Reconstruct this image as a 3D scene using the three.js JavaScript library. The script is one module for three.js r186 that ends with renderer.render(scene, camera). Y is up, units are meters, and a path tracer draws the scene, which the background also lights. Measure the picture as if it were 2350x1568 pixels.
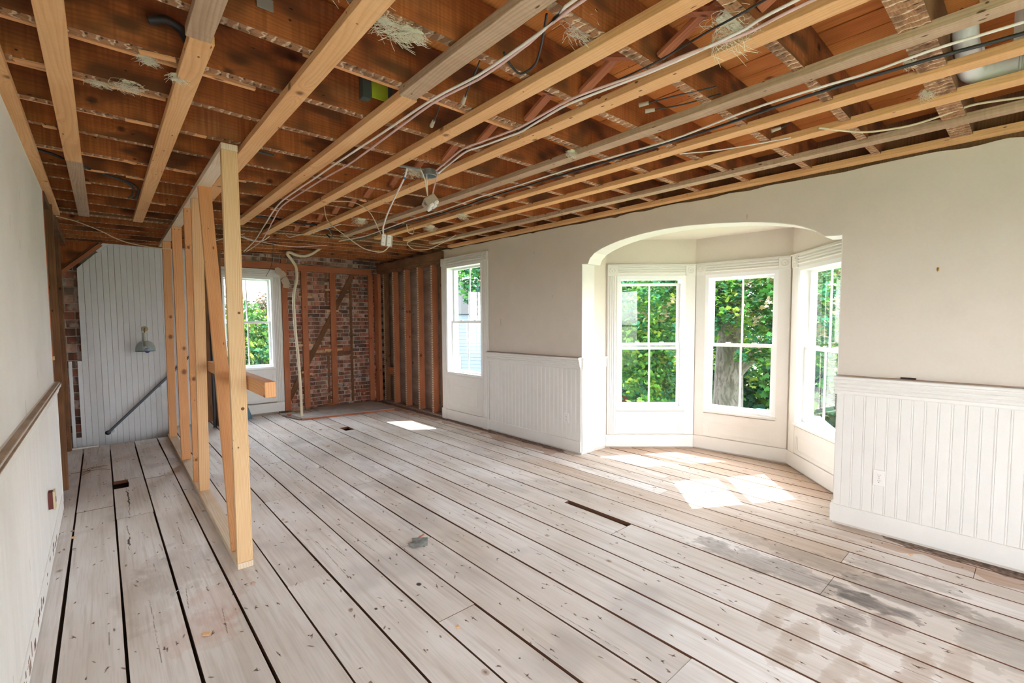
import * as THREE from 'three';
import { RoundedBoxGeometry } from 'three/addons/geometries/RoundedBoxGeometry.js';
import { mergeGeometries } from 'three/addons/utils/BufferGeometryUtils.js';

// ───────── camera, sky, sun, exposure ─────────
const scene = new THREE.Scene();
const renderer = new THREE.WebGLRenderer({ antialias: true });
renderer.toneMapping = THREE.LinearToneMapping;
renderer.toneMappingExposure = 2.7;
renderer.shadowMap.enabled = true;
const FOCAL = 1067, FW = 2350, FH = 1568, YAW = 0.7238, PITCH = 0.0571, ROLL = -0.0055, SHIFT_Y = 802 - 784;
const camera = new THREE.PerspectiveCamera(2 * Math.atan(FH / 2 / FOCAL) * 180 / Math.PI, FW / FH, 0.05, 400);
camera.position.set(0, 1.55, 0);
camera.rotation.order = 'YXZ';
camera.rotation.set(-PITCH, -YAW, ROLL);
camera.setViewOffset(FW, FH, 0, -SHIFT_Y, FW, FH);
camera.updateProjectionMatrix();
scene.add(camera);

const SUN_DIR = new THREE.Vector3(0.65, 1, 0.39);
const SKY = 7.6;
const sun = new THREE.DirectionalLight(0xfff1dc, 10);
sun.position.copy(SUN_DIR).multiplyScalar(20).add(new THREE.Vector3(4, 0, -3));
sun.target.position.set(4, 0, -3);
sun.castShadow = true; sun.shadow.mapSize.set(4096, 4096);
Object.assign(sun.shadow.camera, { left: -16, right: 16, top: 16, bottom: -16, near: 1, far: 60 });
scene.add(sun, sun.target);

// ───────── noise and textures ─────────
function rng(seed) { let s = seed >>> 0; return () => { s = (s + 0x6D2B79F5) | 0; let t = Math.imul(s ^ (s >>> 15), 1 | s); t = (t + Math.imul(t ^ (t >>> 7), 61 | t)) ^ t; return ((t ^ (t >>> 14)) >>> 0) / 4294967296; }; }
const R = rng(7);
const LAT = new Float32Array(65536); { const r = rng(99); for (let i = 0; i < 65536; i++) LAT[i] = r(); }
const lat = (i, j) => LAT[((i & 255) << 8) | (j & 255)];
function noise(x, y) { const i = Math.floor(x), j = Math.floor(y); let u = x - i, v = y - j; u = u * u * (3 - 2 * u); v = v * v * (3 - 2 * v); const a = lat(i, j), b = lat(i + 1, j), c = lat(i, j + 1), d = lat(i + 1, j + 1); return a + (b - a) * u + (c - a) * v + (a - b - c + d) * u * v; }
// lattice that closes after px, py cells, for textures that repeat
function noiseP(x, y, px, py, s = 0) { const i = Math.floor(x), j = Math.floor(y); let u = x - i, v = y - j; u = u * u * (3 - 2 * u); v = v * v * (3 - 2 * v); const i0 = ((i % px) + px) % px + s, i1 = ((i + 1) % px + px) % px + s, j0 = ((j % py) + py) % py, j1 = ((j + 1) % py + py) % py; const a = lat(i0, j0), b = lat(i1, j0), c = lat(i0, j1), d = lat(i1, j1); return a + (b - a) * u + (c - a) * v + (a - b - c + d) * u * v; }
const fbm = (x, y) => noise(x, y) * 0.5 + noise(x * 2.1 + 7, y * 2.1 + 3) * 0.3 + noise(x * 4.3 + 1, y * 4.3 + 9) * 0.2;
const clamp = (x, a = 0, b = 1) => x < a ? a : x > b ? b : x;
const sstep = (a, b, x) => { const t = clamp((x - a) / (b - a)); return t * t * (3 - 2 * t); };
const mix3 = (a, b, t) => [a[0] + (b[0] - a[0]) * t, a[1] + (b[1] - a[1]) * t, a[2] + (b[2] - a[2]) * t];
function toTexture(data, w, h, srgb = true) { const t = new THREE.DataTexture(data, w, h, THREE.RGBAFormat); if (srgb) t.colorSpace = THREE.SRGBColorSpace; t.magFilter = THREE.LinearFilter; t.minFilter = THREE.LinearMipmapLinearFilter; t.generateMipmaps = true; t.wrapS = t.wrapT = THREE.RepeatWrapping; t.needsUpdate = true; return t; }
function makeTex(w, h, fn, srgb = true) { const d = new Uint8Array(w * h * 4); for (let j = 0; j < h; j++) for (let i = 0; i < w; i++) { const c = fn(i / w, j / h), k = (j * w + i) * 4; d[k] = clamp(c[0], 0, 255); d[k + 1] = clamp(c[1], 0, 255); d[k + 2] = clamp(c[2], 0, 255); d[k + 3] = 255; } return toTexture(d, w, h, srgb); }
// sawn wood: grain runs along v; the picture covers su x sv metres
function woodTex({ base, dark, light = base, rings = 40, ringAmt = 0.5, wander = 1.4, grain = 0.35, blot = 0.3, knots = 4, marks = 0, markColor = [60, 35, 20], saw = 0, soot = 0, seed = 1, w = 512, h = 1024, su = 0.5, sv = 2 }) {
  const r = rng(seed), kn = []; for (let k = 0; k < knots; k++) kn.push([r(), r(), 0.010 + r() * 0.012]);
  const mk = []; for (let k = 0; k < marks; k++) mk.push([r(), r(), 0.002 + r() * 0.004, 0.003 + r() * 0.012]);
  const s = seed * 17 % 200;
  const t = makeTex(w, h, (u, v) => {
    let bend = 0, kd = 0;
    for (const [ku, kv, kr] of kn) { let du = (u - ku) * su, dv = (v - kv) * sv; du -= Math.round(du / su) * su; dv -= Math.round(dv / sv) * sv; const q = du * du + dv * dv * 0.22, e = Math.exp(-q / (kr * kr * 5)); bend += Math.sign(du || 1) * e * 0.9; const qq = Math.sqrt(du * du + dv * dv * 0.6) / kr; if (qq < 1.5) kd = Math.max(kd, 0.75 * (1 - sstep(0.35, 1.5, qq + (noise(u * 300, v * 300) - 0.5) * 0.5))); }
    const wv = noiseP(u * 5, v * 3, 5, 3, s) * wander * 3.2 + noiseP(u * 10, v * 8, 10, 8, s + 9) * wander * 0.9;
    let ph = u * rings + wv + bend * 3; ph -= Math.floor(ph); const ring = ph < 0.78 ? Math.pow(ph / 0.78, 1.7) : (1 - ph) / 0.22;
    const g = noiseP(u * 160, v * 14, 160, 14, s) * 0.55 + noiseP(u * 70, v * 5, 70, 5, s + 31) * 0.45;
    const b = noiseP(u * 4, v * 5, 4, 5, s + 60) * 0.6 + noiseP(u * 11, v * 17, 11, 17, s + 80) * 0.4;
    let c = mix3(base, dark, clamp(ring * ringAmt + (g - 0.5) * grain));
    c = mix3(c, b > 0.5 ? dark : light, Math.abs(b - 0.5) * 2 * blot);
    if (soot) { const q = noiseP(u * 3, v * 6, 3, 6, s + 21) * 0.6 + noiseP(u * 9, v * 20, 9, 20, s + 33) * 0.4; c = mix3(c, [52, 34, 24], soot * sstep(0.45, 0.75, q)); const p = noiseP(u * 4, v * 9, 4, 9, s + 66); c = mix3(c, [168, 140, 112], soot * 0.35 * sstep(0.6, 0.85, p)); }
    if (saw) { const sw = noiseP(u * 3, v * 240, 3, 240, s + 5); c = mix3(c, dark, saw * sw); }
    if (kd) c = mix3(c, [dark[0] * 0.55, dark[1] * 0.5, dark[2] * 0.45], kd);
    for (const [mu, mv, mw, ml] of mk) { const du = (u - mu) * su, dv = (v - mv) * sv; const e = du * du / (mw * mw) + dv * dv / (ml * ml); if (e < 1) c = mix3(c, markColor, 0.8 * (1 - e * e)); }
    return c;
  });
  t.userData = { su, sv }; return t;
}
function mat(o = {}) { const { map, bump, bumpScale, su, sv, ...rest } = o; const m = new THREE.MeshStandardMaterial({ roughness: 0.8, metalness: 0, ...rest }); if (map) { map.repeat.set(1 / (map.userData.su || su || 1), 1 / (map.userData.sv || sv || 1)); m.map = map; } if (bump) { m.bumpMap = bump; m.bumpScale = bumpScale; } return m; }
const speckTex = (c, amt, seed, w = 512, su = 2, spots = 0, spotColor = [120, 100, 80]) => { const r = rng(seed), sp = []; for (let k = 0; k < spots; k++) sp.push([r(), r(), 0.002 + r() * 0.005, 0.004 + r() * 0.02]); const s = seed * 13 % 190; const t = makeTex(w, w, (u, v) => { const n = noiseP(u * 6, v * 6, 6, 6, s) * 0.5 + noiseP(u * 24, v * 24, 24, 24, s + 40) * 0.3 + noiseP(u * 200, v * 200, 200, 200, s) * 0.2; const k = 1 + (n - 0.5) * amt; let q = [c[0] * k, c[1] * k, c[2] * k]; for (const [a, b, e, f] of sp) if (Math.abs(u - a) < e && Math.abs(v - b) < f) q = mix3(q, spotColor, 0.35 * noise(u * 900, v * 900) + 0.15); return q; }); t.userData = { su, sv: su }; return t; };

// ───────── materials ─────────
const M = {};
M.batten = mat({ map: woodTex({ base: [234, 184, 130], dark: [198, 138, 84], light: [240, 202, 154], rings: 30, ringAmt: 0.35, knots: 3, marks: 26, seed: 3, saw: 0.12 }) });
M.battenGrey = mat({ map: woodTex({ base: [196, 168, 140], dark: [148, 116, 90], light: [212, 192, 170], rings: 30, ringAmt: 0.4, knots: 3, marks: 30, seed: 4, saw: 0.2 }) });
M.pine = mat({ map: woodTex({ base: [234, 202, 156], dark: [200, 148, 96], light: [240, 214, 174], rings: 40, ringAmt: 0.7, wander: 2.6, grain: 0.25, blot: 0.2, knots: 3, marks: 4, seed: 5 }), roughness: 0.65 });
M.fir = mat({ map: woodTex({ base: [236, 178, 124], dark: [204, 130, 76], light: [240, 198, 150], rings: 48, ringAmt: 0.45, grain: 0.3, blot: 0.25, knots: 6, marks: 12, markColor: [110, 60, 35], seed: 6 }), roughness: 0.65 });
M.firPale = mat({ map: woodTex({ base: [232, 190, 142], dark: [196, 136, 86], light: [240, 210, 170], rings: 36, ringAmt: 0.4, grain: 0.3, blot: 0.2, knots: 4, marks: 8, markColor: [120, 70, 40], seed: 8 }), roughness: 0.65 });
M.plate = mat({ map: woodTex({ base: [232, 214, 188], dark: [196, 160, 122], light: [240, 230, 214], rings: 30, ringAmt: 0.35, knots: 2, marks: 6, seed: 9 }) });
M.joist = mat({ map: woodTex({ base: [192, 110, 56], dark: [130, 68, 32], light: [212, 134, 74], rings: 36, ringAmt: 0.35, grain: 0.5, blot: 0.5, knots: 4, marks: 8, markColor: [40, 22, 14], saw: 0.5, soot: 0.55, seed: 10 }), roughness: 0.9 });
M.joistB = mat({ map: woodTex({ base: [182, 104, 54], dark: [118, 62, 30], light: [206, 130, 72], rings: 30, ringAmt: 0.4, grain: 0.5, blot: 0.6, knots: 5, marks: 10, markColor: [36, 20, 12], saw: 0.5, soot: 0.65, seed: 11 }), roughness: 0.9 });
M.deck = mat({ map: woodTex({ base: [226, 144, 72], dark: [184, 98, 40], light: [236, 172, 98], rings: 30, ringAmt: 0.45, grain: 0.4, blot: 0.5, knots: 3, marks: 5, seed: 12 }), roughness: 0.85 });
M.deckB = mat({ map: woodTex({ base: [214, 126, 60], dark: [162, 84, 36], light: [232, 166, 92], rings: 42, ringAmt: 0.4, grain: 0.4, blot: 0.5, knots: 4, marks: 5, seed: 13 }), roughness: 0.85 });
M.oldStud = mat({ map: woodTex({ base: [190, 118, 82], dark: [142, 78, 52], light: [206, 140, 104], rings: 30, ringAmt: 0.4, grain: 0.4, blot: 0.4, knots: 6, marks: 5, markColor: [80, 36, 24], seed: 14 }), roughness: 0.85 });
M.darkStud = mat({ map: woodTex({ base: [130, 90, 60], dark: [82, 56, 38], light: [166, 122, 86], rings: 30, ringAmt: 0.4, grain: 0.5, blot: 0.6, knots: 4, marks: 10, markColor: [30, 20, 14], seed: 15 }), roughness: 0.9 });
M.sheath = mat({ map: woodTex({ base: [156, 134, 120], dark: [112, 92, 80], light: [178, 158, 144], rings: 24, ringAmt: 0.3, grain: 0.5, blot: 0.6, knots: 3, marks: 16, markColor: [50, 38, 34], seed: 16 }), roughness: 0.9 });
M.hearth = mat({ map: speckTex([172, 166, 160], 0.35, 17, 512, 1.2) });
M.subfloor = mat({ color: 0x4e3320, roughness: 0.95 });
M.plankEdge = mat({ color: 0x6b4630, roughness: 0.95 });
M.dark = mat({ color: 0x8a6648, roughness: 0.95 });
M.white = mat({ map: speckTex([230, 228, 223], 0.04, 21, 512, 1.6), roughness: 0.45 });
M.vinyl = mat({ color: 0xf3f5f7, roughness: 0.35 });
M.plaster = mat({ map: speckTex([218, 209, 197], 0.05, 22, 1024, 2.6, 5, [176, 156, 134]), roughness: 0.85 });
M.leftPlaster = mat({ map: speckTex([240, 240, 236], 0.05, 24, 1024, 2.2, 10, [190, 176, 150]), roughness: 0.75 });
M.dirtyTop = mat({ map: speckTex([170, 146, 122], 0.3, 26, 256, 0.8), roughness: 0.7 });
M.stairBoard = mat({ map: speckTex([238, 241, 243], 0.05, 27, 512, 1.5), roughness: 0.6 });
M.pane = new THREE.MeshPhysicalMaterial({ color: 0xffffff, transmission: 1, thickness: 0, roughness: 0, ior: 1.45 });
M.cableWhite = mat({ color: 0xe6dcd6, roughness: 0.5 });
M.cablePink = mat({ color: 0xd9b3ae, roughness: 0.5 });
M.cableBlack = mat({ color: 0x2a2a2e, roughness: 0.45 });
M.cableCream = mat({ color: 0xdccdb0, roughness: 0.55 });
M.steel = mat({ color: 0xaab4bb, roughness: 0.35, metalness: 0.9 });
M.boxTan = mat({ color: 0xb3a594, roughness: 0.6 });
M.plateWhite = mat({ color: 0xeceae5, roughness: 0.4 });
M.slot = mat({ color: 0x2b2826, roughness: 0.7 });
M.pvc = mat({ color: 0xeceeee, roughness: 0.3 });
M.wool = mat({ map: speckTex([242, 232, 210], 0.3, 31, 256, 0.3), roughness: 1 });
M.soil = mat({ color: 0x3a2e26, roughness: 1 });

// ───────── building helpers ─────────
const used = {};
function nm(name) { const k = used[name] = (used[name] ?? -1) + 1; return k ? `${name}_${String(k).padStart(3, '0')}` : name; }
function shadow(o) { o.castShadow = o.receiveShadow = true; return o; }
function group(name, userData, parent = scene) { const g = new THREE.Group(); g.name = parent === scene ? nm(name) : name; if (userData) Object.assign(g.userData, userData); parent.add(g); return g; }
function thing(name, label, category, grp) { const g = group(name, { label, category }); if (grp) g.userData.group = grp; return g; }
function structure(name) { return group(name, { kind: 'structure' }); }
function add(parent, name, geo, m, x = 0, y = 0, z = 0) { const o = shadow(new THREE.Mesh(geo, m)); o.name = name; o.position.set(x, y, z); parent.add(o); return o; }
function top(name, geo, m, label, category, grp) { const o = shadow(new THREE.Mesh(geo, m)); o.name = nm(name); Object.assign(o.userData, { label, category }); if (grp) o.userData.group = grp; scene.add(o); return o; }
// uv in metres: v along the axis given ('x','y','z'), u across; shifted so that no two pieces match
function uvMetres(geo, axis = 'z', du = R() * 3, dv = R() * 3) {
  const g = geo, p = g.attributes.position, n = g.attributes.normal, uv = new Float32Array(p.count * 2);
  for (let i = 0; i < p.count; i++) {
    const P = [p.getX(i), p.getY(i), p.getZ(i)], N = [Math.abs(n.getX(i)), Math.abs(n.getY(i)), Math.abs(n.getZ(i))];
    const a = 'xyz'.indexOf(axis), k = N[0] >= N[1] && N[0] >= N[2] ? 0 : N[1] >= N[2] ? 1 : 2;
    let U, V; if (k === a) { U = P[(a + 1) % 3]; V = P[(a + 2) % 3]; } else { V = P[a]; U = P[3 - a - k]; }
    uv[2 * i] = U + du; uv[2 * i + 1] = V + dv;
  }
  g.setAttribute('uv', new THREE.BufferAttribute(uv, 2)); return g;
}
const boxG = (w, h, d, axis = 'z') => uvMetres(new THREE.BoxGeometry(w, h, d), axis);
const rboxG = (w, h, d, r = 0.004, axis = 'z') => uvMetres(new RoundedBoxGeometry(w, h, d, 1, Math.min(r, w / 2.1, h / 2.1, d / 2.1)), axis);
// a box from corner to corner
function slab(parent, name, [x0, y0, z0], [x1, y1, z1], m, axis = 'y', r = 0) { const w = Math.abs(x1 - x0), h = Math.abs(y1 - y0), d = Math.abs(z1 - z0); return add(parent, name, r ? rboxG(w, h, d, r, axis) : boxG(w, h, d, axis), m, (x0 + x1) / 2, (y0 + y1) / 2, (z0 + z1) / 2); }
// a piece of timber from a to b; w across, h in the direction of up
function beam(parent, name, a, b, w, h, m, r = 0.003, up = [0, 1, 0]) {
  const A = new THREE.Vector3(...a), B = new THREE.Vector3(...b), L = A.distanceTo(B), z = B.clone().sub(A).normalize(), x = new THREE.Vector3(...up).cross(z).normalize(), y = z.clone().cross(x);
  const o = add(parent, name, r ? rboxG(w, h, L, r) : boxG(w, h, L), m); o.quaternion.setFromRotationMatrix(new THREE.Matrix4().makeBasis(x, y, z)); o.position.copy(A.add(B).multiplyScalar(0.5)); return o;
}
function tubeG(pts, r, seg = 6, n = pts.length * 6, closed = false) { return new THREE.TubeGeometry(new THREE.CatmullRomCurve3(pts.map(p => new THREE.Vector3(...p)), closed, 'catmullrom', 0.4), n, r, seg, closed); }
// a group whose x runs along a wall from P to Q (seen left to right from the room), z into the room
function frameAt(g, [px, pz], [qx, qz]) { g.position.set(px, 0, pz); g.rotation.y = -Math.atan2(qz - pz, qx - px); return g; }
function extr(shape, depth, bevel = 0) { const g = new THREE.ExtrudeGeometry(shape, { depth, bevelEnabled: bevel > 0, bevelThickness: bevel, bevelSize: bevel, bevelSegments: 1, curveSegments: 24 }); return g; }
const rectShape = (x0, y0, x1, y1) => new THREE.Shape([[x0, y0], [x1, y0], [x1, y1], [x0, y1]].map(p => new THREE.Vector2(...p)));
const rectHole = (x0, y0, x1, y1) => new THREE.Path([[x0, y0], [x0, y1], [x1, y1], [x1, y0]].map(p => new THREE.Vector2(...p)));
// profile swept along local x: pts are [z, y]
function mouldG(pts, len) { const s = new THREE.Shape(pts.map(([z, y]) => new THREE.Vector2(z, y))); const g = new THREE.ExtrudeGeometry(s, { depth: len, bevelEnabled: false }); g.rotateY(-Math.PI / 2); g.translate(len, 0, 0); g.computeVertexNormals(); return uvMetres(g.toNonIndexed ? g : g, 'x'); }
// ───────── sky ─────────
{
  const w = 512, h = 256, d = new Float32Array(w * h * 4);
  for (let j = 0; j < h; j++) for (let i = 0; i < w; i++) { const el = (j + 0.5) / h * Math.PI - Math.PI / 2, az = (i + 0.5) / w * Math.PI * 2; const e = Math.max(0, Math.sin(el)), x = Math.cos(az) * Math.cos(el), z = Math.sin(az) * Math.cos(el), k = (j * w + i) * 4; const c = sstep(0.42, 0.72, fbm(x * 3.1 / (e + 0.35) + 20, z * 3.1 / (e + 0.35) + 20)); let q = mix3([0.96, 0.97, 1.0], [0.70, 0.82, 1.0], Math.pow(e, 0.6)); q = mix3(q, [1.05, 1.05, 1.06], c * 0.7); if (el < 0) q = [0.4, 0.42, 0.38]; for (let a = 0; a < 3; a++) d[k + a] = q[a] * SKY; d[k + 3] = 1; }
  const t = new THREE.DataTexture(d, w, h, THREE.RGBAFormat, THREE.FloatType); t.mapping = THREE.EquirectangularReflectionMapping; t.magFilter = THREE.LinearFilter; t.needsUpdate = true; scene.background = t;
}
// ───────── floor ─────────
const XL = -0.31, XR = 4.17, ZF = -8.73, ZB = 2.6, CEIL = 2.65;
const seams = [-0.46, -0.216, 0.0275, 0.271, 0.5145, 0.760, 1.0015, 1.248, 1.4885, 1.737, 1.985, 2.248, 2.510, 2.733, 2.996, 3.282, 3.50, 3.705, 3.87, 4.07, 4.27, 4.47, 4.66, 4.86, 5.05, 5.25, 5.45, 5.66];
const joints = { 5: [-2.873, -6.9], 7: [-2.003, -5.6], 14: [-0.762, -4.9], 13: [-2.011, -6.3], 9: [-4.277, -1.0], 12: [-2.852, -7.1], 2: [-4.81, -6.01], 16: [-0.782, -3.9], 8: [-2.86, -5.1], 3: [-5.9], 4: [-6.6], 6: [-4.4], 10: [-5.4, 0.1], 11: [-6.2], 15: [-4.5], 17: [-2.2, -6.0], 18: [-5.2, -0.2], 19: [-2.4], 1: [-5.2] };
const noteR = rng(31);
{
  const boardOf = x => { let b = 0; while (b < seams.length - 2 && x > seams[b + 1]) b++; return b; };
  const segOf = (b, z) => { const j = joints[b]; let s = 0; if (j) for (const q of j) if (z < q) s++; return s; };
  const stains = [ // [x, z, rx, rz, strength, colour]
    [3.12, -1.05, 0.13, 0.55, 0.54, [112, 102, 96]], [3.42, -0.95, 0.10, 0.50, 0.43, [124, 112, 100]], [3.36, -0.45, 0.16, 0.28, 0.54, [104, 94, 86]], [3.12, -0.55, 0.07, 0.22, 0.9, [96, 90, 88]], [3.60, -0.55, 0.10, 0.30, 0.36, [120, 104, 92]],
    [2.86, -0.62, 0.14, 0.10, 0.61, [104, 92, 86]], [2.95, -0.45, 0.10, 0.08, 0.50, [120, 104, 98]], [3.18, -0.02, 0.25, 0.22, 0.40, [112, 108, 102]],
    [2.62, -0.86, 0.20, 0.055, 0.40, [158, 134, 112]], [2.45, -0.72, 0.22, 0.07, 0.40, [150, 126, 106]], [2.40, -0.52, 0.26, 0.05, 0.36, [152, 130, 110]], [2.55, -0.30, 0.30, 0.06, 0.43, [146, 122, 102]], [2.30, -0.42, 0.12, 0.10, 0.36, [156, 134, 114]], [2.80, -0.18, 0.22, 0.05, 0.29, [150, 124, 104]],
    [0.42, -2.95, 0.12, 0.25, 0.25, [196, 150, 136]], [0.33, -2.75, 0.15, 0.2, 0.3, [200, 156, 142]], [0.55, -3.3, 0.08, 0.3, 0.22, [156, 132, 124]], [0.30, -3.6, 0.18, 0.35, 0.22, [150, 134, 122]], [0.12, -3.3, 0.14, 0.4, 0.22, [158, 142, 128]],
  ];
  const paint = (w, h, x0, x1, z0, z1) => {
    const d = new Uint8Array(w * h * 4), sx = (x1 - x0) / w, sz = (z1 - z0) / h;
    for (let j = 0; j < h; j++) { const z = z0 + (j + 0.5) * sz; for (let i = 0; i < w; i++) {
      const x = x0 + (i + 0.5) * sx, b = boardOf(x), s = segOf(b, z), h1 = lat(b * 7 + s * 3, 11), h2 = lat(b * 5 + s, 77), zo = z + h2 * 23, xo = x + h1 * 9;
      const broad = fbm(xo * 5, zo * 1.1), cloud = fbm(x * 1.3 + 4, z * 1.1), fine = noise(xo * 260, zo * 9), mid = noise(xo * 75, zo * 2.2), rings = noise(xo * 34 + 2.2 * noise(xo * 6, zo * 1.3), zo * 0.7);
      let worn = clamp(0.30 + (h1 - 0.5) * 0.22 + (broad - 0.5) * 1.0 + (cloud - 0.5) * 0.6);
      worn = clamp(worn + (x > 3.0 && z > -1.9 ? 0.14 * fbm(x * 4, z * 4) : 0));
      let c = mix3([240, 238, 236], [198, 184, 170], worn);
      c = mix3(c, [150, 132, 116], 0.09 * sstep(0.5, 0.8, fine) + 0.14 * sstep(0.62, 0.9, mid) + 0.10 * sstep(0.7, 0.95, rings));
      c = mix3(c, [150, 146, 146], 0.22 * sstep(0.55, 0.8, fbm(x * 2.7 + 9, z * 2.2 + 5)));
      // bare brown wood along the wall foot, where paint stopped
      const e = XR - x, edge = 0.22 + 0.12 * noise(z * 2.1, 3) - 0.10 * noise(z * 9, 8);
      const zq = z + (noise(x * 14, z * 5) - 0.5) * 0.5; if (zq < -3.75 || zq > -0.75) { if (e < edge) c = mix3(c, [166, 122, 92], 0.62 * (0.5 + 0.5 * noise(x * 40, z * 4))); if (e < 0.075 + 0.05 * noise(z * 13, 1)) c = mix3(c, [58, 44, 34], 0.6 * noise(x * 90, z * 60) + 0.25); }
      { const bayDim = sstep(3.0, 3.9, x + 0.35 * fbm(x * 6, z * 3)) * sstep(-4.0, -3.4, z) * (1 - sstep(-0.9, -0.4, z)); c = mix3(c, [190, 168, 148], bayDim * clamp(0.15 + 0.55 * h1 + 0.5 * (noise(xo * 60, zo * 4) - 0.3) + 0.4 * (broad - 0.5))); }  // boards before the bay painted darker to counter its strong daylight
      c = mix3(c, [172, 138, 112], sstep(4.35, 5.0, x + 0.3 * fbm(x * 8, z * 3)) * (0.35 + 0.35 * fbm(x * 6, z * 2)));  // bare brown boards by the bay walls, deepened to offset the daylight
      for (const [ax, az, rx, rz, k, col] of stains) { const ux = (x - ax) / rx, uz = (z - az) / rz, q = ux * ux + uz * uz; if (q < 2.2) { const f = q + (fbm(x * 16, z * 12) - 0.5) * 2.2; if (f < 1) c = mix3(c, col, k * (0.35 + 0.35 * noise(x * 150, z * 22) + 0.45 * fbm(x * 9, z * 5)) * (1 - 0.5 * sstep(0.2, 1, f))); } }
      const k = (j * w + i) * 4; d[k] = clamp(c[0], 0, 255); d[k + 1] = clamp(c[1], 0, 255); d[k + 2] = clamp(c[2], 0, 255); d[k + 3] = 255;
    } }
    const dot = (x, z, ax, az, col, k, ang = 0) => { const ca = Math.cos(ang), sa = Math.sin(ang), m = Math.max(ax, az) * 1.2; for (let j = Math.floor((z - m - z0) / sz); j <= (z + m - z0) / sz; j++) for (let i = Math.floor((x - m - x0) / sx); i <= (x + m - x0) / sx; i++) { if (i < 0 || j < 0 || i >= w || j >= h) continue; const px = x0 + (i + 0.5) * sx - x, pz = z0 + (j + 0.5) * sz - z, u = (px * ca + pz * sa) / ax, v = (-px * sa + pz * ca) / az, q = u * u + v * v; if (q < 1) { const n = (j * w + i) * 4, f = k * (1 - q * q); for (let a = 0; a < 3; a++) d[n + a] += (col[a] - d[n + a]) * f; } } };
    const r = rng(404);
    // nail heads in rows over the floor joists, each with a torn fibre or a rust streak
    for (let b = 0; b < seams.length - 1; b++) for (let z = ZB; z > ZF; z -= 0.41) { const n = 2 + (r() > 0.6 ? 1 : 0); for (let k = 0; k < n; k++) { const x = seams[b] + (seams[b + 1] - seams[b]) * (0.14 + 0.72 * r()), zz = z + (r() - 0.5) * 0.14; dot(x, zz, 0.0045, 0.0055, [52, 38, 30], 0.9); if (r() > 0.3) dot(x + (r() - 0.5) * 0.01, zz + (r() - 0.5) * 0.02, 0.003, 0.012 + r() * 0.02, [84, 62, 48], 0.75, (r() - 0.5) * 0.9); if (r() > 0.55) dot(x, zz, 0.014, 0.003, [80, 62, 52], 0.6, (r() - 0.5) * 2); } }
    for (let k = 0; k < 900; k++) dot(-0.4 + r() * 6, ZF + r() * 11, 0.002 + r() * 0.003, 0.006 + r() * 0.018, [92, 70, 54], 0.7, (r() - 0.5) * 1.6);
    // drying cracks along the grain
    for (let k = 0; k < 150; k++) { let x = -0.4 + r() * 6, z = ZF + r() * 10.5; const n = 8 + r() * 40, dx = (r() - 0.5) * 0.002; for (let q = 0; q < n; q++) { dot(x, z, 0.0016, 0.012, [76, 60, 50], 0.55); x += dx + (r() - 0.5) * 0.0016; z += 0.014; } }
    // knots
    for (let k = 0; k < 46; k++) { const x = -0.3 + r() * 5.4, z = ZF + r() * 9.5; dot(x, z, 0.018, 0.026, [150, 118, 94], 0.45); dot(x, z, 0.007, 0.011, [96, 72, 56], 0.5); }
    for (const [cx, ca, cb] of [[0.115, -5.7, -4.85], [0.085, -4.6, -4.1]]) for (let z = ca; z < cb; z += 0.012) dot(cx + 0.03 * (noise(z * 5, cx * 90) - 0.5) + 0.010 * (noise(z * 31, 5) - 0.5), z, 0.001 + 0.006 * sstep(0.35, 0.8, noise(z * 8, 2)), 0.012, [48, 34, 26], 0.85); dot(1.355, -2.382, 0.016, 0.020, [44, 34, 28], 0.95); dot(1.06, -2.33, 0.009, 0.012, [50, 40, 34], 0.9);
    return toTexture(d, w, h);
  };
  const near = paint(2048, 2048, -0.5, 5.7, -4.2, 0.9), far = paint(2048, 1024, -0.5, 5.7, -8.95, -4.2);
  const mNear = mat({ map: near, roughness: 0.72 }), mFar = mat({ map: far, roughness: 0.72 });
  near.repeat.set(1, 1); far.repeat.set(1, 1);
  const floor = structure('floor');
  const holes = [ // notches cut out of plank edges: board, z0, z1, from x, to x
    [2, -6.0, -5.72, 0.0275, 0.14], [13, -2.65, -2.015, 2.935, 3.0], [12, -6.84, -6.59, 2.60, 2.74], [8, -2.91, -2.80, 1.49, 1.56]];
  const rr = rng(55);
  function plank(b, za, zb) { // za > zb
    const g0 = 0.0036 + rr() * 0.0042, g1 = 0.0036 + rr() * 0.0042, xa = seams[b] + g0, xb = seams[b + 1] - g1, A = [], B = [], n = Math.max(2, Math.round((za - zb) / 0.8));
    for (let k = 0; k <= n; k++) { const z = za + (zb - za) * k / n; A.push([xa + (rr() - 0.5) * 0.004, z]); B.push([xb + (rr() - 0.5) * 0.004, z]); }
    for (const [hb, z0, z1, h0, h1] of holes) if (hb === b && z1 < za + 1e-6 && z0 > zb - 1e-6) { const loX = h0 <= seams[b] + 0.02; const L = loX ? A : B, edge = loX ? h1 : h0, keep = L.filter(p => p[1] > z1 + 0.01 || p[1] < z0 - 0.01); keep.push([loX ? xa : xb, z1 + 0.001], [edge, z1], [edge + 0.006, (z0 + z1) / 2], [edge, z0], [loX ? xa : xb, z0 - 0.001]); keep.sort((p, q) => q[1] - p[1]); L.length = 0; L.push(...keep); }
    const CUT = -4.2, sink = rr() * 0.0022, geos = [], mats = [];
    const cutAt = L => { for (let k = 0; k < L.length - 1; k++) if (L[k][1] > CUT && L[k + 1][1] < CUT) { const t = (L[k][1] - CUT) / (L[k][1] - L[k + 1][1]); L.splice(k + 1, 0, [L[k][0] + (L[k + 1][0] - L[k][0]) * t, CUT]); return; } };
    cutAt(A); cutAt(B);
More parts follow.
